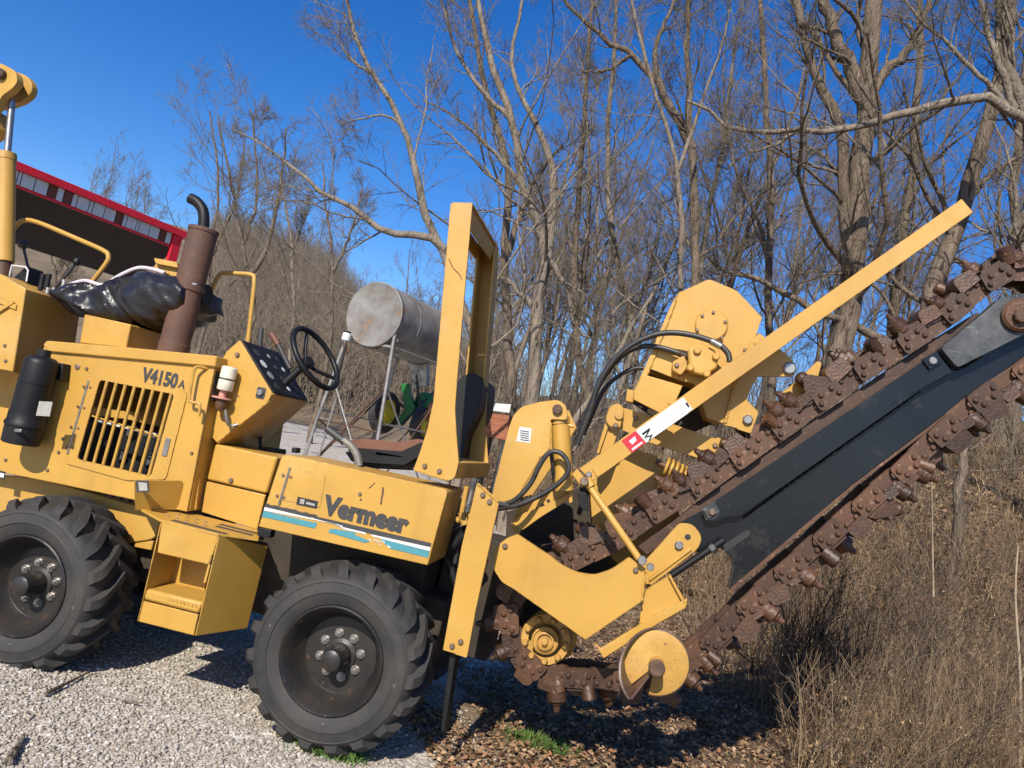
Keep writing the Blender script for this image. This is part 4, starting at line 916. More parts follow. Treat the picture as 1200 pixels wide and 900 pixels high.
gpanel('green_chute', [(470, 450), (478, 449), (481, 464), (487, 478), (480, 488), (470, 500), (462, 497), (474, 480)], .35, GRN)
for (x, y, x2, y2) in ((462, 470, 500, 492), (470, 498, 508, 460), (488, 440, 494, 500)): tube('frame_bar', [gl(x, y, -.1), gl(x2, y2, .3)], .025, BLKS, gm, 8)
lathe('green_gearbox', [(0, 0), (.10, 0), (.16, .03), (.17, .12), (.12, .22), (.06, .25), (0, .25)], gl(497, 470, .2), GRN, gm, 14)
for (x, y, r, m) in ((455, 484, .23, YWH), (500, 500, .18, YWH)):
    o = lathe('wheel', [(0, 0), (r*.35, -.01), (r*.8, .05), (r, .02), (r, .12), (0, .12)], gl(x, y, -.3), m, gm, 22); o.rotation_euler.z = rad(62)
    REL = True; t_ = lathe('tyre', [(r, 0), (r+.10, .0), (r+.14, .05), (r+.14, .12), (r+.10, .16), (r, .15)], (0, 0, 0), RUB, o, 22); REL = False
gpanel('dark_hopper', [(478, 425), (500, 422), (500, 452), (484, 456)], .5, BLKS, .5)
gpanel('red_shield', [(492, 488), (505, 470), (507, 505), (498, 508)], .2, ORG_RED, -.3)
bc_ = W(575, 505, 14.0); bz = float(H(bc_.x, bc_.y))
rbx = empty('rusty_bin', (bc_.x, bc_.y, 0), 0); tag(rbx, 'faded orange steel bin with a pale rail behind the roll bar', 'bin')
def rl(x, y, dd=0): q = W(x, y, 14.0+dd); return Vector((q.x-bc_.x, q.y-bc_.y, q.z))
q = [rl(545, 477), rl(597, 486), rl(594, 516), rl(541, 506)]; dv_ = Vector((.1, 1.1, 0))
for k in range(4): sheet3('bin_board', [q[0].lerp(q[3], k/4+.01), q[1].lerp(q[2], k/4+.01), q[1].lerp(q[2], k/4+.24), q[0].lerp(q[3], k/4+.24)], .05, ORG_RED, rbx)
sheet3('bin_end', [q[1], q[1]+dv_, q[2]+dv_, q[2]], .05, ORG_RED, rbx); sheet3('bin_floor', [q[3], q[2], q[2]+dv_, q[3]+dv_], .05, ORG_RED, rbx); sheet3('bin_back', [p+dv_ for p in q], .05, ORG_RED, rbx)
sheet3('top_rail', [rl(545, 470, -.05), rl(599, 474, -.05), rl(597, 484, -.05), rl(545, 477, -.05)], .12, WHT, rbx)
for f in (.03, .5, .97):
    a = q[3].lerp(q[2], f); tube('bin_leg', [a, (a.x, a.y, float(H(bc_.x+a.x, bc_.y+a.y))-.05)], .05, BLKS, rbx, 8); a = a+dv_; tube('bin_leg', [a, (a.x, a.y, float(H(bc_.x+a.x, bc_.y+a.y))-.05)], .05, BLKS, rbx, 8)

# ================================================================ RED SHED
RED = mat('red_steel_sheet', (.66, .016, .035), .42, var=.15, vscale=2)
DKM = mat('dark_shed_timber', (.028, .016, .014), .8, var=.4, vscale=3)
BRN = mat('rust_brown_panel', (.14, .045, .03), .7, var=.3, vscale=5)
PALE = mat('pale_translucent_panel', (.52, .58, .62), .4, var=.15, vscale=4)
e0 = W(18, 198, 16.3); e1_ = W(208, 274, 20.0)
ez = (e0.z+e1_.z)/2; e0.z = e1_.z = ez
xd = (e1_-e0); xd.normalize(); yd = Vector((-xd.y, xd.x, 0))
shed = empty('red_shed', (e1_.x, e1_.y, float(H(e1_.x, e1_.y))), math.atan2(xd.y, xd.x)); tag(shed, 'open red steel shed with a strip of pale panels under its eave', 'shed')
hz = ez-shed.location.z; LE = 16.0; DP = 10.5
def sbox(name, x0, x1, y0, y1, z0, z1, m, parent=None, b=.01): return shade(bevel(link(name, prism_mesh(name, [[(x0, z0), (x1, z0), (x1, z1), (x0, z1)]], y0, y1), m, parent or shed), b))
DP = 1.3; DROP = 1.0
def slab(name, x0, x1, y0, y1, z0, t, m, parent=None):
    zz = lambda y: z0-DROP*max(0, y)/DP
    return sheet3(name, [(x0, y0, zz(y0)), (x1, y0, zz(y0)), (x1, y1, zz(y1)), (x0, y1, zz(y1))], t, m, parent or shed, .005)
roof = slab('roof', -LE, .12, -.25, DP+.15, hz, .05, RED)
for k in range(40):
    x = -k*.4; slab('roof_rib', x-.03, x+.03, -.24, DP+.1, hz+.052, .03, RED, roof)
sbox('fascia', -LE, .05, -.30, -.25, hz-.07, hz+.10, RED)
sbox('lower_trim', -LE, 0, -.20, -.15, hz-.41, hz-.35, RED)
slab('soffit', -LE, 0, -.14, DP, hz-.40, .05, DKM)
xx = -.28; k = 0
wd_seq = [(.16, PALE), (.20, BRN), (.29, PALE), (.29, PALE), (.08, PALE), (.27, PALE), (.10, PALE), (.20, BRN), (.29, PALE), (.29, PALE), (.10, PALE), (.29, PALE), (.12, PALE), (.2, BRN)]
while xx > -LE+.4:
    wd_, mm = wd_seq[k % len(wd_seq)]; sbox('eave_panel', xx-wd_, xx-.025, -.20, -.17, hz-.35, hz-.07, mm, None, .004); xx -= wd_; k += 1
sbox('corner_trim', -.26, 0, -.24, -.14, hz-1.0, hz-.07, RED)
for x in (-.16, -3.6, -7.2, -10.8, -14.4):
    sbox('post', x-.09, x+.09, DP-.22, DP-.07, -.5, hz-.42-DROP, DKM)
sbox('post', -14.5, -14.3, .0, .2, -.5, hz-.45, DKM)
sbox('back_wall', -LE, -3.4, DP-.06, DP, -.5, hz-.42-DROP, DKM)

# ================================================================ TREES
BARK = mat('grey_brown_bark', (.225, .175, .13), .9, base2=(.105, .078, .056), vscale=6, spots=(.06, .045, .035), sscale=9, sth=.56, bump=.9, bscale=26, spec=.15)
BARKP = mat('pale_bark', (.29, .24, .185), .9, base2=(.14, .112, .084), vscale=5, spots=(.08, .06, .047), sscale=9, sth=.57, bump=.7, bscale=26, spec=.15)
for bm__ in (BARK, BARKP):
    t_ = bm__.node_tree; tc_ = [n for n in t_.nodes if n.type == 'TEX_COORD'][0]; mp_ = t_.nodes.new('ShaderNodeMapping'); mp_.inputs['Scale'].default_value = (1, 1, .16)
    t_.links.new(tc_.outputs['Object'], mp_.inputs[0])
    for n in t_.nodes:
        if n.type == 'TEX_NOISE': t_.links.new(mp_.outputs[0], n.inputs['Vector']); n.inputs['Scale'].default_value *= 1.5
        if n.type == 'BUMP': n.inputs['Strength'].default_value = 1; n.inputs['Distance'].default_value = .05
TWIG = mat('bare_twig', (.20, .166, .118), .9, base2=(.11, .09, .064), vscale=3, spec=.1)
TWIGF = mat('far_twig', (.185, .16, .118), .9, base2=(.16, .115, .09), vscale=.6, spec=.1)
def batch(pts, rad_, sides):
    """pts (M,N,3), radii (M,N) -> verts, quads of open tubes"""
    Mn, N, _ = pts.shape
    t = np.gradient(pts, axis=1); t /= np.linalg.norm(t, axis=2, keepdims=True)+1e-9
    ref = np.where(np.abs(t[:, :1, 2:3]) > .8, np.array([1., 0, 0]), np.array([0, 0, 1.]))
    a = np.cross(t, np.broadcast_to(ref, t.shape)); a /= np.linalg.norm(a, axis=2, keepdims=True)+1e-9; b = np.cross(t, a)
    q = np.arange(sides)*2*math.pi/sides
    v = pts[:, :, None, :]+(a[:, :, None, :]*np.cos(q)[:, None]+b[:, :, None, :]*np.sin(q)[:, None])*rad_[:, :, None, None]
    i = np.arange(Mn)[:, None, None]*N*sides+np.arange(N-1)[None, :, None]*sides; k = np.arange(sides)[None, None]
    f = np.stack([i+k, i+(k+1) % sides, i+sides+(k+1) % sides, i+sides+k], -1).reshape(-1, 4)
    return v.reshape(-1, 3), f
def np_mesh(name, parts, m, smooth=True):
    vs, fs, o = [], [], 0
    for v_, f_ in parts: vs.append(v_); fs.append(f_+o); o += len(v_)
    v_ = np.concatenate(vs); f_ = np.concatenate(fs); k = f_.shape[1]
    me = bpy.data.meshes.new(name); me.vertices.add(len(v_)); me.vertices.foreach_set('co', v_.astype(np.float32).ravel())
    me.loops.add(f_.size); me.loops.foreach_set('vertex_index', f_.astype(np.int32).ravel())
    me.polygons.add(len(f_)); me.polygons.foreach_set('loop_start', np.arange(0, f_.size, k, dtype=np.int32)); me.polygons.foreach_set('loop_total', np.full(len(f_), k, np.int32))
    if smooth: me.polygons.foreach_set('use_smooth', np.ones(len(f_), bool))
    me.update(calc_edges=True); me.materials.append(m); return me
def resample(poly, N, rng, wig):
    p = np.array([tuple(q) for q in smoothpath(poly, 6)]); d = np.r_[0, np.cumsum(np.linalg.norm(np.diff(p, axis=0), axis=1))]
    s = np.linspace(0, d[-1], N); o = np.stack([np.interp(s, d, p[:, k]) for k in range(3)], -1)
    w_ = rng.normal(0, wig, (N, 3)); w_[0] = w_[-1] = 0; return o+w_
def grow(rng, pts, rd, per, N, lr, ang, up, wig, lmin=.2, t0=.2, rr=.55, rmin=.0025):
    Mn, K, _ = pts.shape; ln = np.linalg.norm(np.diff(pts, axis=1), axis=2).sum(1)
    pi = np.repeat(np.arange(Mn), per); t = t0+(1-t0)*rng.random(len(pi))**.85
    x = t*(K-1); k = np.clip(x.astype(int), 0, K-2); f = (x-k)[:, None]
    base = pts[pi, k]*(1-f)+pts[pi, k+1]*f; pr = rd[pi, k]*(1-f[:, 0])+rd[pi, k+1]*f[:, 0]
    tg = pts[pi, k+1]-pts[pi, k]; tg /= np.linalg.norm(tg, axis=1, keepdims=True)+1e-9
    rv = rng.normal(size=(len(pi), 3)); rv -= tg*(rv*tg).sum(1, keepdims=True); rv /= np.linalg.norm(rv, axis=1, keepdims=True)+1e-9
    an = rng.uniform(ang[0], ang[1], len(pi))[:, None]; d = tg*np.cos(an)+rv*np.sin(an)
    L_ = np.maximum(lmin, ln[pi]*lr*(1.15-.75*t)*rng.uniform(.55, 1.25, len(pi)))
    out = np.empty((len(pi), N, 3)); out[:, 0] = base
    for j in range(1, N):
        d = d+rng.normal(0, wig, d.shape)+np.array([0, 0, up/N]); d /= np.linalg.norm(d, axis=1, keepdims=True)
        out[:, j] = out[:, j-1]+d*(L_/(N-1))[:, None]
    r0 = np.clip(pr*rr, rmin, None); r = r0[:, None]*np.linspace(1, .28, N)[None]; return out, np.clip(r, rmin*.7, None)
def make_tree(name, limbs, seed, bark=BARK, twig=TWIG, per=(10, 8, 9), lr=(.45, .5, .5), up=.5, trunkn=16, rmin=.0035, origin=None, l2on=True):
    """limbs: list of (points, r_start, r_end) in world space, the first is the trunk"""
    rng = np.random.default_rng(seed)
    P0 = np.stack([resample(l[0], trunkn, rng, l[1]*.22) for l in limbs])
    R0 = np.stack([np.linspace(l[1], l[2], trunkn)*(1+rng.normal(0, .05, trunkn)) for l in limbs])
    base = Vector(origin) if origin is not None else Vector(limbs[0][0][0])
    R0[0, :2] *= np.array([1.35, 1.1])
    P0 = P0-np.array(base)
    P1, R1 = grow(rng, P0, R0, per[0], 9, lr[0], (.45, 1.05), up, .16, .5, .22, .34, rmin)
    P2, R2 = grow(rng, P1, R1, per[1], 7, lr[1], (.4, 1.0), up, .16, .35, .15, .6, rmin)
    P3, R3 = grow(rng, P2, R2, per[2], 4, lr[2], (.35, .95), up*.6, .16, .22, .15, .6, rmin)
    root = empty(name, base)
    link('trunk', np_mesh('trunk', [batch(P0, R0, 12)], bark), None, root)
    link('limbs', np_mesh('limbs', [batch(P1, R1, 6)], bark), None, root)
    link('crown', np_mesh('crown', [batch(P2, R2, 4), batch(P3, R3, 3)], twig), None, root)
    return root
def tr(pts, d):
    """trunk traced in the photo at distance d: world points; each may carry its own extra depth"""
    return [W(p[0], p[1], d+(p[2] if len(p) > 2 else 0)) for p in pts]
def drop(pts):
    a = pts[0]; g = float(H(a.x, a.y)); return [Vector((a.x+.05, a.y, g-.1))]+pts if a.z > g+.15 else [Vector((a.x, a.y, g-.1))]+pts[1:]
def rp(px, d): return .84*px/2/F*d
TG = 'bare trees in front of the sky'
def traced(label, d, seed, limbs, bark=BARK, group=TG, **k):
    out = []
    for i, (pts, w0, w1) in enumerate(limbs):
        q = tr(pts, d); q = drop(q) if i == 0 else q; out.append((q, rp(w0, d), rp(w1, d)))
    t = make_tree('bare_tree', out, seed, bark, **k); tag(t, label, 'tree', group); return t
traced('bare tree leaning left above the roll bar with one long low limb', 12.5, 1, [
    ([(560, 440), (532, 330), (507, 267), (483, 187), (467, 143), (437, 87), (420, 57), (407, 0), (395, -60)], 17, 4),
    ([(538, 305), (520, 290), (498, 277), (470, 274), (446, 268), (425, 250), (405, 238), (377, 225), (340, 193), (300, 165), (273, 152)], 13, 2),
    ([(467, 143), (448, 135), (420, 140), (400, 145)], 4, 1.5), ([(437, 87), (410, 68), (395, 40)], 5, 1.5)], BARKP, per=(9, 6, 7))
traced('dark forked tree rising straight from behind the roll bar', 13.5, 2, [
    ([(622, 480), (628, 420), (628, 360), (640, 300), (620, 230), (607, 187), (598, 140), (580, 83), (563, 20), (556, -60)], 24, 5),
    ([(628, 360), (640, 320), (644, 270), (650, 220), (640, 170), (610, 110), (600, 60), (612, 0)], 15, 4),
    ([(628, 362), (610, 345), (590, 325), (560, 330)], 10, 3), ([(598, 140), (560, 100), (535, 60), (520, 10), (505, -20)], 8, 2),
    ([(640, 300), (665, 340), (672, 380), (690, 395)], 9, 3), ([(620, 230), (590, 190), (550, 150), (520, 130), (497, 118)], 8, 2)], BARKP, per=(9, 6, 7))
traced('tall slim tree standing upright above the motor housing', 15, 3, [
    ([(832, 480), (822, 400), (813, 300), (813, 207), (807, 133), (810, 33), (800, -60)], 17, 6),
    ([(812, 175), (795, 140), (768, 92), (740, 64), (703, 43), (667, 5), (650, -30)], 14, 3),
    ([(740, 64), (710, 82), (680, 84)], 7, 2), ([(768, 92), (770, 50), (790, 0), (795, -30)], 8, 3)], BARK)
traced('slender tree with whip like branches left of the tall slim tree', 14, 4, [
    ([(792, 470), (800, 400), (798, 330), (797, 213), (788, 173), (770, 120), (757, 70), (740, 0)], 11, 4),
    ([(795, 200), (812, 150), (830, 100), (850, 40), (858, -20)], 6, 2)], BARKP)
traced('narrow upright tree between the motor housing and the thick trunk', 17, 5, [
    ([(905, 500), (903, 400), (902, 300), (903, 200), (897, 100), (893, 0), (890, -60)], 13, 6),
    ([(902, 300), (885, 250), (862, 200), (850, 130), (848, 60)], 6, 2)], BARK)
traced('thickest trunk in the wood, forking wide above the yellow pole', 13, 6, [
    ([(975, 560), (985, 420), (1000, 330), (1007, 267), (1013, 167), (1018, 100), (1022, 0), (1030, -80)], 36, 22),
    ([(1016, 130), (1000, 93), (980, 43), (967, 0), (955, -60)], 22, 12), ([(1018, 112), (1040, 85), (1055, 70), (1075, 40), (1090, 0)], 16, 8),
    ([(998, 330), (990, 240), (985, 150), (967, 117), (948, 67), (934, 20), (928, -40)], 18, 10)], BARK, per=(10, 6, 7))
traced('tree with a low dark limb sweeping down behind the yellow pole', 13, 7, [
    ([(1060, 560), (1075, 420), (1100, 320), (1120, 267), (1140, 207), (1160, 150), (1172, 100), (1184, 30), (1190, -40)], 30, 14),
    ([(1065, 400), (1040, 400), (1000, 380), (944, 357), (892, 328), (850, 318), (830, 300)], 13, 6),
    ([(1060, 395), (1030, 340), (985, 320), (930, 335)], 6, 2), ([(1120, 265), (1150, 215), (1200, 180)], 10, 5)], BARK, per=(9, 6, 7))
traced('tree with a thick level limb reaching left across the sky', 11.5, 8, [
    ([(1240, 520), (1230, 380), (1215, 240), (1200, 150), (1180, 60), (1172, -30)], 34, 12),
    ([(1205, 140), (1172, 125), (1147, 111), (1110, 122), (1077, 128), (1027, 142), (967, 154), (930, 156), (900, 153), (857, 152), (842, 135), (805, 118)], 15, 4),
    ([(1190, 128), (1165, 60), (1150, 0), (1140, -50)], 12, 5), ([(1180, 125), (1150, 90), (1110, 50), (1075, 20), (1055, -10)], 8, 3),
    ([(930, 156), (905, 172), (880, 178), (862, 190), (848, 200)], 6, 2)], BARKP, per=(10, 7, 7))
traced('broken grey snag leaning right behind the hydraulic hoses', 10.5, 9, [
    ([(664, 540), (668, 504), (680, 484), (691, 470), (701, 457), (712, 436), (724, 415), (742, 380), (765, 345)], 16, 4),
    ([(690, 472), (694, 455), (696, 437)], 6, 3)], BARKP, per=(4, 4, 4), up=.2)
traced('thin tree just behind the far post of the roll bar', 16, 10, [
    ([(600, 480), (597, 400), (593, 320), (592, 260), (596, 200), (575, 130), (560, 60), (550, 0)], 17, 6), ([(594, 300), (610, 250), (628, 210), (660, 170)], 10, 3)], BARK)
traced('slim leaning tree right of the dark forked tree', 17, 11, [
    ([(690, 480), (676, 400), (672, 330), (680, 240), (683, 150), (690, 60), (695, -40)], 12, 4)], BARK)
traced('tree with a pale trunk just right of the crooked fork', 18, 12, [
    ([(745, 500), (742, 400), (722, 300), (712, 200), (716, 100), (722, 0)], 12, 5), ([(738, 380), (760, 320), (775, 250)], 6, 2)], BARKP)
traced('bare tree between the thick trunk and the low limb tree', 19, 13, [
    ([(1060, 600), (1045, 450), (1052, 330), (1068, 200), (1075, 100), (1080, -20)], 18, 8)], BARK)
traced('bare tree half cut off by the right edge of the picture', 16, 14, [
    ([(1190, 640), (1186, 480), (1195, 350), (1190, 240), (1196, 120), (1205, 0)], 20, 8)], BARK)
traced('short grey sapling trunk in the dry weeds below the chain', 9.6, 15, [
    ([(1112, 735), (1118, 690), (1121, 640), (1124, 580), (1131, 520), (1136, 470), (1128, 420)], 17, 9), ([(1122, 620), (1140, 590), (1160, 560)], 5, 2), ([(1120, 640), (1095, 615), (1080, 600)], 4, 1.5)], BARK, per=(4, 3, 4))
# trees by the left bank, further off
LB = 'bare trees on the bank left of the tank'
traced('forked bare tree above the front guard rail', 34, 21, [
    ([(296, 372), (293, 330), (286, 300), (279, 262), (272, 220), (262, 170), (255, 135)], 10, 2), ([(292, 322), (312, 292), (325, 240), (332, 190), (336, 150)], 8, 2), ([(284, 290), (300, 240), (300, 180), (296, 135)], 5, 2)], BARK, LB, rmin=.006, per=(13, 9, 9))
traced('straight bare tree with a pale stem left of the steering wheel', 32, 22, [
    ([(344, 388), (342, 313), (339, 265), (332, 230), (325, 190)], 7, 2), ([(341, 300), (352, 270), (362, 245)], 4, 1.5)], BARKP, LB, rmin=.005, per=(13, 9, 8))
traced('thin bare tree between the steering wheel and the grey tank', 28, 23, [
    ([(380, 440), (388, 393), (390, 313), (386, 275), (382, 240), (378, 190)], 8, 2), ([(390, 320), (404, 290), (417, 253), (425, 215)], 5, 1.5)], BARK, LB, rmin=.005, per=(13, 9, 8))
traced('bushy bare tree just right of the exhaust pipe', 38, 24, [
    ([(240, 380), (246, 310), (252, 262), (256, 215), (250, 160), (246, 130)], 7, 2), ([(248, 300), (266, 262), (280, 220), (288, 160)], 5, 1.5)], BARK, LB, rmin=.006, per=(14, 10, 9))
traced('small bare tree seen through the open shed', 42, 25, [([(68, 372), (66, 340), (62, 312), (58, 290)], 9, 3), ([(66, 340), (76, 318), (84, 300)], 5, 2)], BARK, LB, rmin=.008)

# background thicket: a few patterns copied with their trunks and crowns
protos = []
for k in range(6):
    rng = np.random.default_rng(100+k); h_ = [10, 12, 9, 13, 11, 8][k]; p = [Vector((0, 0, -.2))]; d = Vector((rng.normal(0, .05), rng.normal(0, .05), 1))
    for i in range(7): p.append(p[-1]+d*h_/7); d = (d+Vector((rng.normal(0, .07), rng.normal(0, .07), 0))).normalized()
    l2 = [p[2], p[2]+Vector((rng.normal(0, .6), rng.normal(0, .6), h_*.2)), p[2]+Vector((rng.normal(0, 1.3), rng.normal(0, 1.3), h_*.5))]
    protos.append(make_tree('bare_tree', [(p, .095, .022), (l2, .05, .015)], 300+k, BARK if k % 2 else BARKP, TWIGF, per=(15, 8, 7), lr=(.42, .45, .5), up=.7, rmin=.005, origin=(0, 0, 0)))
used = set()
def where(x, y, h_, pale, hill):
    q = Vector((x, y, float(H(x, y))+h_*.5))-EYE; c = q.dot(_f); px = 600+F*q.dot(_r)/c
    if hill: lm = 'left of the exhaust pipe' if px < 225 else 'right of the exhaust pipe' if px < 300 else 'above the steering wheel' if px < 400 else 'above the grey tank'
    else: lm = 'left of the roll bar' if px < 520 else 'just behind the roll bar' if px < 600 else 'above the lift cylinder' if px < 700 else 'left of the motor housing' if px < 770 else 'behind the motor housing' if px < 890 else 'behind the long yellow pole' if px < 1000 else 'above the upper chain' if px < 1110 else 'by the right edge'
    return f"{'tall' if h_ > 9.5 else 'low'} {'pale' if pale else 'dark'} bare tree {'on the far hill' if hill else 'in the thicket'} {lm}"
def place(k, x, y, s, label, group):
    o = protos[k]
    if k in used:
        c = o.copy(); COL.objects.link(c)
        for ch in o.children: q = ch.copy(); COL.objects.link(q); q.parent = c
        o = c
    used.add(k); o.location = (x, y, float(H(x, y))); o.scale = (s, s, s*random.uniform(.9, 1.15)); o.rotation_euler = (random.uniform(-.06, .06), random.uniform(-.06, .06), random.uniform(0, 6.28))
    tag(o, where(x, y, [10, 12, 9, 13, 11, 8][k]*s, k % 2 == 0, 'hill' in group), 'tree', group)
rg = random.Random(11); BGL = 'bare grey tree among many in the thicket behind the trencher'; BGG = 'bare trees in the thicket'
n_ = 0
for k in range(400):
    y = rg.uniform(15, 46); px = rg.uniform(540, 1330) if n_ < 52 else rg.uniform(440, 700)
    x = (px-600)/F*y
    if leafmask(x, y) < .8: continue
    place(k % 6, x, y, rg.uniform(.6, 1.05)*(1 if y < 28 else 1.15), BGL, BGG); n_ += 1
    if n_ >= 66: break
HL = 'bare tree on the distant wooded hill'; HG = 'bare trees on the distant hill'
for k in range(64):
    y = rg.uniform(70, 190); px = rg.uniform(225, 560) if k < 54 else rg.uniform(60, 150)
    if px < 160: y = rg.uniform(110, 150)
    x = (px-600)/F*y
    place(rg.randrange(6), x, y, rg.uniform(.8, 1.2), HL, HG)

# like trees in the same spot are told apart by their order from the left
def px_of(o):
    q = o.location+Vector((0, 0, 4))-EYE; return q.dot(_r)/q.dot(_f)
NUM = ['zero', 'one', 'two', 'three', 'four', 'five', 'six', 'seven', 'eight', 'nine', 'ten', 'eleven', 'twelve', 'thirteen', 'fourteen', 'fifteen', 'sixteen', 'seventeen', 'eighteen', 'nineteen', 'twenty']
ORD = ['leftmost', 'second', 'third', 'fourth', 'fifth', 'sixth', 'seventh', 'eighth', 'ninth', 'tenth', 'eleventh', 'twelfth', 'thirteenth', 'fourteenth', 'fifteenth', 'sixteenth', 'seventeenth', 'eighteenth', 'nineteenth', 'twentieth']
same = {}
for o in list(COL.objects):
    if o.get('group') in (BGG, HG): same.setdefault(o['label'], []).append(o)
for lb_, os_ in same.items():
    if 1 < len(os_) <= 20:
        for i_, o in enumerate(sorted(os_, key=px_of)): o['label'] = lb_+(f", leftmost of {NUM[len(os_)]}" if i_ == 0 else f", rightmost of {NUM[len(os_)]}" if i_ == len(os_)-1 else f", {ORD[i_]} from left")
# brush: saplings and stems nobody could count
def brush(name, n, seed, region, hr, rr_, m, lean=.18, br_=3, kind='stuff', rmin=.002):
    rng = np.random.default_rng(seed); pts = []
    while len(pts) < n:
        x, y = region(rng)
        if leafmask(x, y) > .1: pts.append((x, y, float(H(x, y))))
    b = np.array(pts); N = 6; d = rng.normal(0, lean, (n, 3)); d[:, 2] = 1; hh = rng.uniform(*hr, n)
    o = np.empty((n, N, 3)); o[:, 0] = b
    for j in range(1, N):
        d = d+rng.normal(0, .10, d.shape); d /= np.linalg.norm(d, axis=1, keepdims=True); o[:, j] = o[:, j-1]+d*(hh/(N-1))[:, None]
    r = rng.uniform(*rr_, n)[:, None]*np.linspace(1, .3, N)[None]
    P1, R1 = grow(rng, o, r, br_, 4, .45, (.3, .9), .3, .12, .1, .25, .6, rmin)
    return tag(link(name, np_mesh(name, [batch(o, r, 3), batch(P1, R1, 3)], m), None), kind=kind)
def reg_far(rng):
    y = rng.uniform(13, 34); return (rng.uniform(330, 1450)-600)/F*y, y
brush('sapling_thicket', 2000, 1, reg_far, (.7, 3.0), (.005, .016), TWIGF, .20, 6, rmin=.004)
def reg_hill(rng):
    y = rng.uniform(55, 190); return (rng.uniform(215, 600)-600)/F*y, y
brush('hill_brush', 7500, 2, reg_hill, (3, 8), (.03, .06), TWIGF, .2, 6, rmin=.02)
DRY = mat('dry_stalk', (.36, .285, .19), .9, base2=(.20, .15, .10), vscale=4, spec=.1)
STRAW = mat('straw_grass', (.42, .33, .20), .9, base2=(.26, .19, .11), vscale=3, spec=.1)
def litter_mat(name, cols):
    m = bpy.data.materials.new(name); m.use_nodes = True; t = m.node_tree; b = t.nodes['Principled BSDF']; b.inputs['Roughness'].default_value = .85; b.inputs['Specular IOR Level'].default_value = .2
    g = t.nodes.new('ShaderNodeNewGeometry'); r = t.nodes.new('ShaderNodeValToRGB'); e = r.color_ramp.elements
    while len(e) < len(cols): e.new(.5)
    for k, c in enumerate(cols): e[k].position = k/(len(cols)-1); e[k].color = (*c, 1)
    t.links.new(g.outputs['Random Per Island'], r.inputs[0]); t.links.new(r.outputs[0], b.inputs['Base Color']); return m
WEED = litter_mat('dry_weed_stems', [(.045, .03, .02), (.11, .072, .042), (.22, .15, .085), (.38, .28, .17), (.15, .085, .05)])
def reg_weed(rng):
    while True:
        y = 4.3+7*rng.random()**1.3; px = rng.uniform(850, 1480)
        if px > np.interp(y, [4.3, 5.2, 6.2, 8], [1010, 985, 900, 850]): return (px-600)/F*y, y
brush('dry_weeds', 2300, 3, reg_weed, (.18, .95), (.0016, .0034), WEED, .22, 8, rmin=.0012)
def reg_weed2(rng):
    y = rng.uniform(8, 16); return (rng.uniform(640, 1480)-600)/F*y, y
brush('tall_dry_weeds', 1500, 4, reg_weed2, (.3, 1.4), (.0025, .005), WEED, .25, 7, rmin=.002)
SHRUB = mat('dark_shrub_stem', (.055, .038, .027), .9, base2=(.03, .022, .017), vscale=4, spec=.1)
def reg_shrub(rng):
    k = rng.integers(0, 4); cx_, cy_ = ((1010, 5.6), (985, 6.6), (1085, 7.4), (1150, 6.4))[k]
    y = cy_+rng.normal(0, .16); return (cx_-600)/F*cy_+rng.normal(0, .12), y
brush('dark_shrub_stems', 110, 12, reg_shrub, (.5, 1.25), (.003, .007), SHRUB, .28, 16, rmin=.0016)
brush('tangled_brush', 650, 14, lambda r: reg_weed2(r) if r.random() < .6 else reg_weed(r), (.4, 1.5), (.003, .008), BARK, .75, 9, rmin=.0018)
# seed heads on the near weeds
def scatter_quads(name, n, seed, region, size, m, hz=(0, .02), tilt=.6, kind='stuff', asp=.6, mask=None):
    rng = np.random.default_rng(seed); xy = []
    while len(xy) < n:
        q = region(rng)
        if mask is None or mask(*q): xy.append(q)
    xy = np.array(xy); z = H(xy[:, 0], xy[:, 1])+rng.uniform(*hz, n)
    c = np.stack([xy[:, 0], xy[:, 1], z], -1); s = rng.uniform(*size, n)
    nr = rng.normal(0, tilt, (n, 3)); nr[:, 2] = 1; nr /= np.linalg.norm(nr, axis=1, keepdims=True)
    a = rng.normal(size=(n, 3)); a -= nr*(a*nr).sum(1, keepdims=True); a /= np.linalg.norm(a, axis=1, keepdims=True); b = np.cross(nr, a)
    S_ = s[:, None]; q = asp*rng.uniform(.7, 1.2, n)[:, None]; cu = nr*S_*.25
    v_ = np.stack([c-a*S_, c+b*S_*q*.8+cu, c+a*S_, c-b*S_*q*.8+cu], 1).reshape(-1, 3)
    i = np.arange(n)[:, None]*4; f_ = np.concatenate([i+np.array([[0, 1, 2]]), i+np.array([[0, 2, 3]])]).reshape(-1, 3)
    v_[:, 2] += .004
    return tag(link(name, np_mesh(name, [(v_, f_)], m, False), None), kind=kind)
LEAFM = litter_mat('fallen_leaves', [(.07, .04, .022), (.17, .105, .055), (.30, .195, .11), (.25, .11, .05), (.46, .34, .21)])
GRAV = litter_mat('gravel_stones', [(.22, .19, .15), (.32, .28, .23), (.38, .34, .285), (.35, .29, .22), (.43, .39, .335), (.56, .52, .455)])
def reg_near(rng):
    y = 3.2+8*rng.random()**1.6; return (rng.uniform(560, 1480)-600)/F*y, y
scatter_quads('leaf_litter', 52000, 5, reg_near, (.010, .026), LEAFM, (0, .03), .55, mask=lambda x, y: leafmask(x, y)+.25*math.sin(x*9+y*5) > 0)
def reg_mid(rng):
    y = rng.uniform(9, 26); return (rng.uniform(300, 1480)-600)/F*y, y
scatter_quads('bank_leaf_litter', 30000, 6, reg_mid, (.03, .075), LEAFM, (0, .05), .6, mask=lambda x, y: leafmask(x, y) > 0)
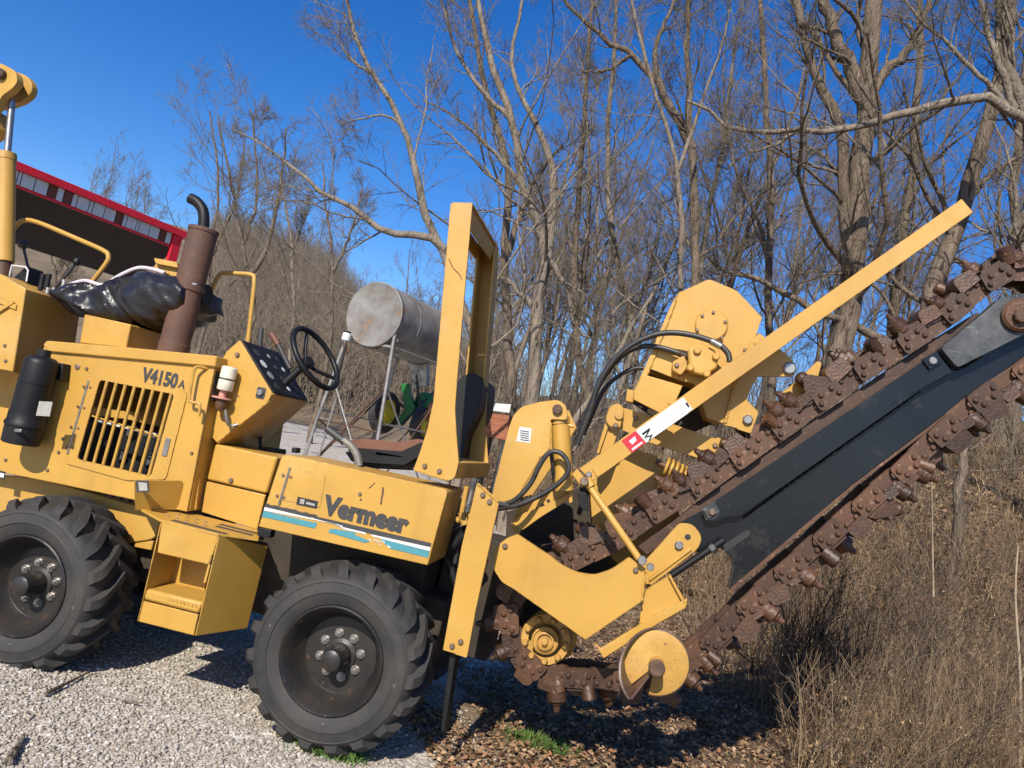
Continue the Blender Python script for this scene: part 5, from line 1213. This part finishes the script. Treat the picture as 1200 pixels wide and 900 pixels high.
def grass(name, n, seed, region, hr, wd_, m, mask=None, lean=.35):
    rng = np.random.default_rng(seed); xy = []
    while len(xy) < n:
        q = region(rng)
        if mask is None or mask(*q): xy.append(q)
    xy = np.array(xy); b = np.stack([xy[:, 0], xy[:, 1], H(xy[:, 0], xy[:, 1])], -1); h_ = rng.uniform(*hr, n)[:, None]
    d = rng.normal(0, lean, (n, 3)); d[:, 2] = 1; sd = rng.normal(size=(n, 3)); sd[:, 2] = 0; sd /= np.linalg.norm(sd, axis=1, keepdims=True); w_ = rng.uniform(*wd_, n)[:, None]
    m1 = b+d*h_*.55; tip = b+d*h_*.8+np.stack([d[:, 0], d[:, 1], np.zeros(n)], -1)*h_*.7; tip[:, 2] = b[:, 2]+h_[:, 0]*rng.uniform(.6, 1, n)
    v_ = np.stack([b-sd*w_, b+sd*w_, m1+sd*w_*.7, m1-sd*w_*.7, tip], 1).reshape(-1, 3); i = np.arange(n)[:, None]*5
    f_ = np.concatenate([i+np.array([[0, 1, 2]]), i+np.array([[0, 2, 3]]), i+np.array([[3, 2, 4]])])
    return tag(link(name, np_mesh(name, [(v_, f_)], m, False), None), kind='stuff')
def seed_heads():
    rng = np.random.default_rng(77)
    def f(r): return reg_weed(r)
    return scatter_quads('dry_seed_heads', 9000, 31, f, (.005, .016), LEAFM, (.04, .55), 1.2, mask=lambda x, y: leafmask(x, y) > .5 and math.sin(x*3.1+2)*math.sin(y*2.7+1) > -.2)
seed_heads()
STRAWL = litter_mat('dry_grass_blades', [(.07, .045, .024), (.17, .115, .06), (.31, .22, .115), (.50, .38, .22), (.21, .16, .075)])
GREENL = litter_mat('green_weed_blades', [(.05, .10, .02), (.09, .16, .035), (.12, .20, .05)])
def reg_g(rng):
    while True:
        y = 3.5+9*rng.random()**1.4; px = rng.uniform(800, 1480)
        if px > np.interp(y, [3.5, 5.2, 6.2, 8], [1030, 985, 900, 800]): return (px-600)/F*y, y
clump = lambda x, y: leafmask(x, y) > .5 and math.sin(x*2.3+1)*math.sin(y*1.9)+.6*math.sin(x*5.1+y*3.3) > -.05
grass('dry_grass', 7000, 7, reg_g, (.06, .34), (.0016, .0035), STRAWL, clump)
def reg_gb(rng):
    y = rng.uniform(9, 24); return (rng.uniform(640, 1480)-600)/F*y, y
grass('bank_dry_grass', 5600, 8, reg_gb, (.12, .45), (.004, .008), STRAWL, lambda x, y: leafmask(x, y) > .2)
def tuft(cx, cy, r):
    def f(rng): return cx+rng.normal(0, r), cy+rng.normal(0, r*.6)
    return f
def gpt(x, y):
    d = ray(x, y); t = -EYE.z/d.z; q = EYE+d*t; return q.x, q.y
for k, (x, y, r, n_, hh) in enumerate(((385, 884, .06, 420, (.02, .075)), (345, 868, .035, 120, (.015, .05)), (620, 872, .06, 260, (.03, .10)), (650, 882, .04, 220, (.03, .09)), (408, 890, .035, 200, (.02, .06)))):
    g = grass('grass_tuft', n_, 50+k, tuft(*gpt(x, y), r), hh, (.002, .005), GREENL)
    del g['kind']; tag(g, ['low green weed tuft at the foot of the rear tyre', 'tiny green sprig left of the rear tyre', 'green grass tuft at the gravel edge', 'green grass tuft in the leaves right of the gravel', 'small green weed tuft in the gravel near the bottom edge'][k], 'grass tuft', 'green tufts by the gravel')

# gravel stones lying loose in front
def stones(name, n, seed, sz, yr, pw):
    rng = np.random.default_rng(seed); pts = []
    while len(pts) < n:
        y = yr[0]+(yr[1]-yr[0])*rng.random()**pw; x = (rng.uniform(-160, 760)-600)/F*y
        if leafmask(x, y)+.3*math.sin(x*7+y*4) < rng.uniform(-.15, .3): pts.append((x, y))
    p = np.array(pts); s = rng.uniform(sz[0], sz[1], n)*rng.uniform(.6, 1.2, n)
    oc = np.array([[1, 0, 0], [0, 1, 0], [-1, 0, 0], [0, -1, 0], [0, 0, 1], [0, 0, -1.]]); 
    v_ = oc[None]*rng.uniform(.55, 1.25, (n, 6, 1))*np.array([1, 1, .62])+rng.normal(0, .16, (n, 6, 3))
    a = rng.uniform(0, 6.28, n); c, s_ = np.cos(a), np.sin(a); x = v_[..., 0]*c[:, None]-v_[..., 1]*s_[:, None]; y = v_[..., 0]*s_[:, None]+v_[..., 1]*c[:, None]
    v_ = np.stack([x, y, v_[..., 2]], -1)*s[:, None, None]+np.stack([p[:, 0], p[:, 1], H(p[:, 0], p[:, 1])+s*.25], -1)[:, None]
    f = np.array([[0, 1, 4], [1, 2, 4], [2, 3, 4], [3, 0, 4], [1, 0, 5], [2, 1, 5], [3, 2, 5], [0, 3, 5]])
    f_ = (np.arange(n)[:, None, None]*6+f[None]).reshape(-1, 3)
    return tag(link(name, np_mesh(name, [(v_.reshape(-1, 3), f_)], GRAV, False), None), kind='stuff')
stones('gravel_stones', 62000, 9, (.006, .0135), (2.3, 6.5), 1.3)
stones('fine_gravel', 16000, 10, (.012, .022), (6, 13), 1.2)

# fallen sticks on the gravel and in the weeds
def stick(pp_, r, label, m=BARK, z=.02):
    q = [Vector((*gpt(x, y), 0)) for x, y in pp_]
    for k in q: k.z = float(H(k.x, k.y))+z
    o = tube('fallen_stick', q, [r*(1-.5*i/(len(q)-1)) for i in range(len(q))], m, None, 7, 3); tag(o, label, 'stick', 'fallen sticks'); return o
stick([(52, 818), (70, 809), (84, 802), (103, 792)], .010, 'thin dark stick lying on the gravel in front of the front wheel')
stick([(8, 899), (17, 884), (26, 868)], .016, 'stubby stick in the bottom left corner of the gravel', BARKP)
stick([(142, 826), (155, 828), (172, 829)], .006, 'small pale twig on the gravel between the wheels', BARKP)
def branch(p, d, r, label, m=None):
    q = [W(x, y, d+dd) for x, y, dd in p]
    o = tube('fallen_branch', q, [r*(1-.6*i/(len(q)-1)) for i in range(len(q))], m or BARKP, None, 7, 3); tag(o, label, 'branch', 'broken branches in the weeds')
branch([(1010, 727, 0), (1042, 731, .2), (1072, 742, .4), (1090, 750, .5)], 7.6, .013, 'pale broken branch lying level across the weeds left of the sapling')
branch([(1104, 800, 0), (1118, 760, .3), (1130, 722, .5)], 7.0, .010, 'pale broken stalk leaning steeply beside the foot of the sapling', DRY)
branch([(1060, 800, 0), (1098, 797, .1), (1142, 801, .2)], 6.6, .010, 'thin pale stalk lying flat low in the weeds right of the chain', DRY)
branch([(1195, 905, 0), (1196, 800, .1), (1190, 700, .3), (1193, 640, .4)], 5.0, .012, 'tall straight dead stalk standing at the right edge of the picture', DRY)
branch([(1094, 700, 0), (1093, 640, .3), (1092, 560, .5)], 7.5, .009, 'straight upright dead stalk left of the sapling trunk', DRY)
branch([(985, 560, 0), (1050, 545, .4), (1130, 552, .8), (1210, 548, 1.2)], 9.5, .012, 'long thin branch stretched level below the lower chain run')
print('polys', sum(len(o.data.polygons) for o in bpy.data.objects if o.type == 'MESH'), 'objects', len(bpy.data.objects))
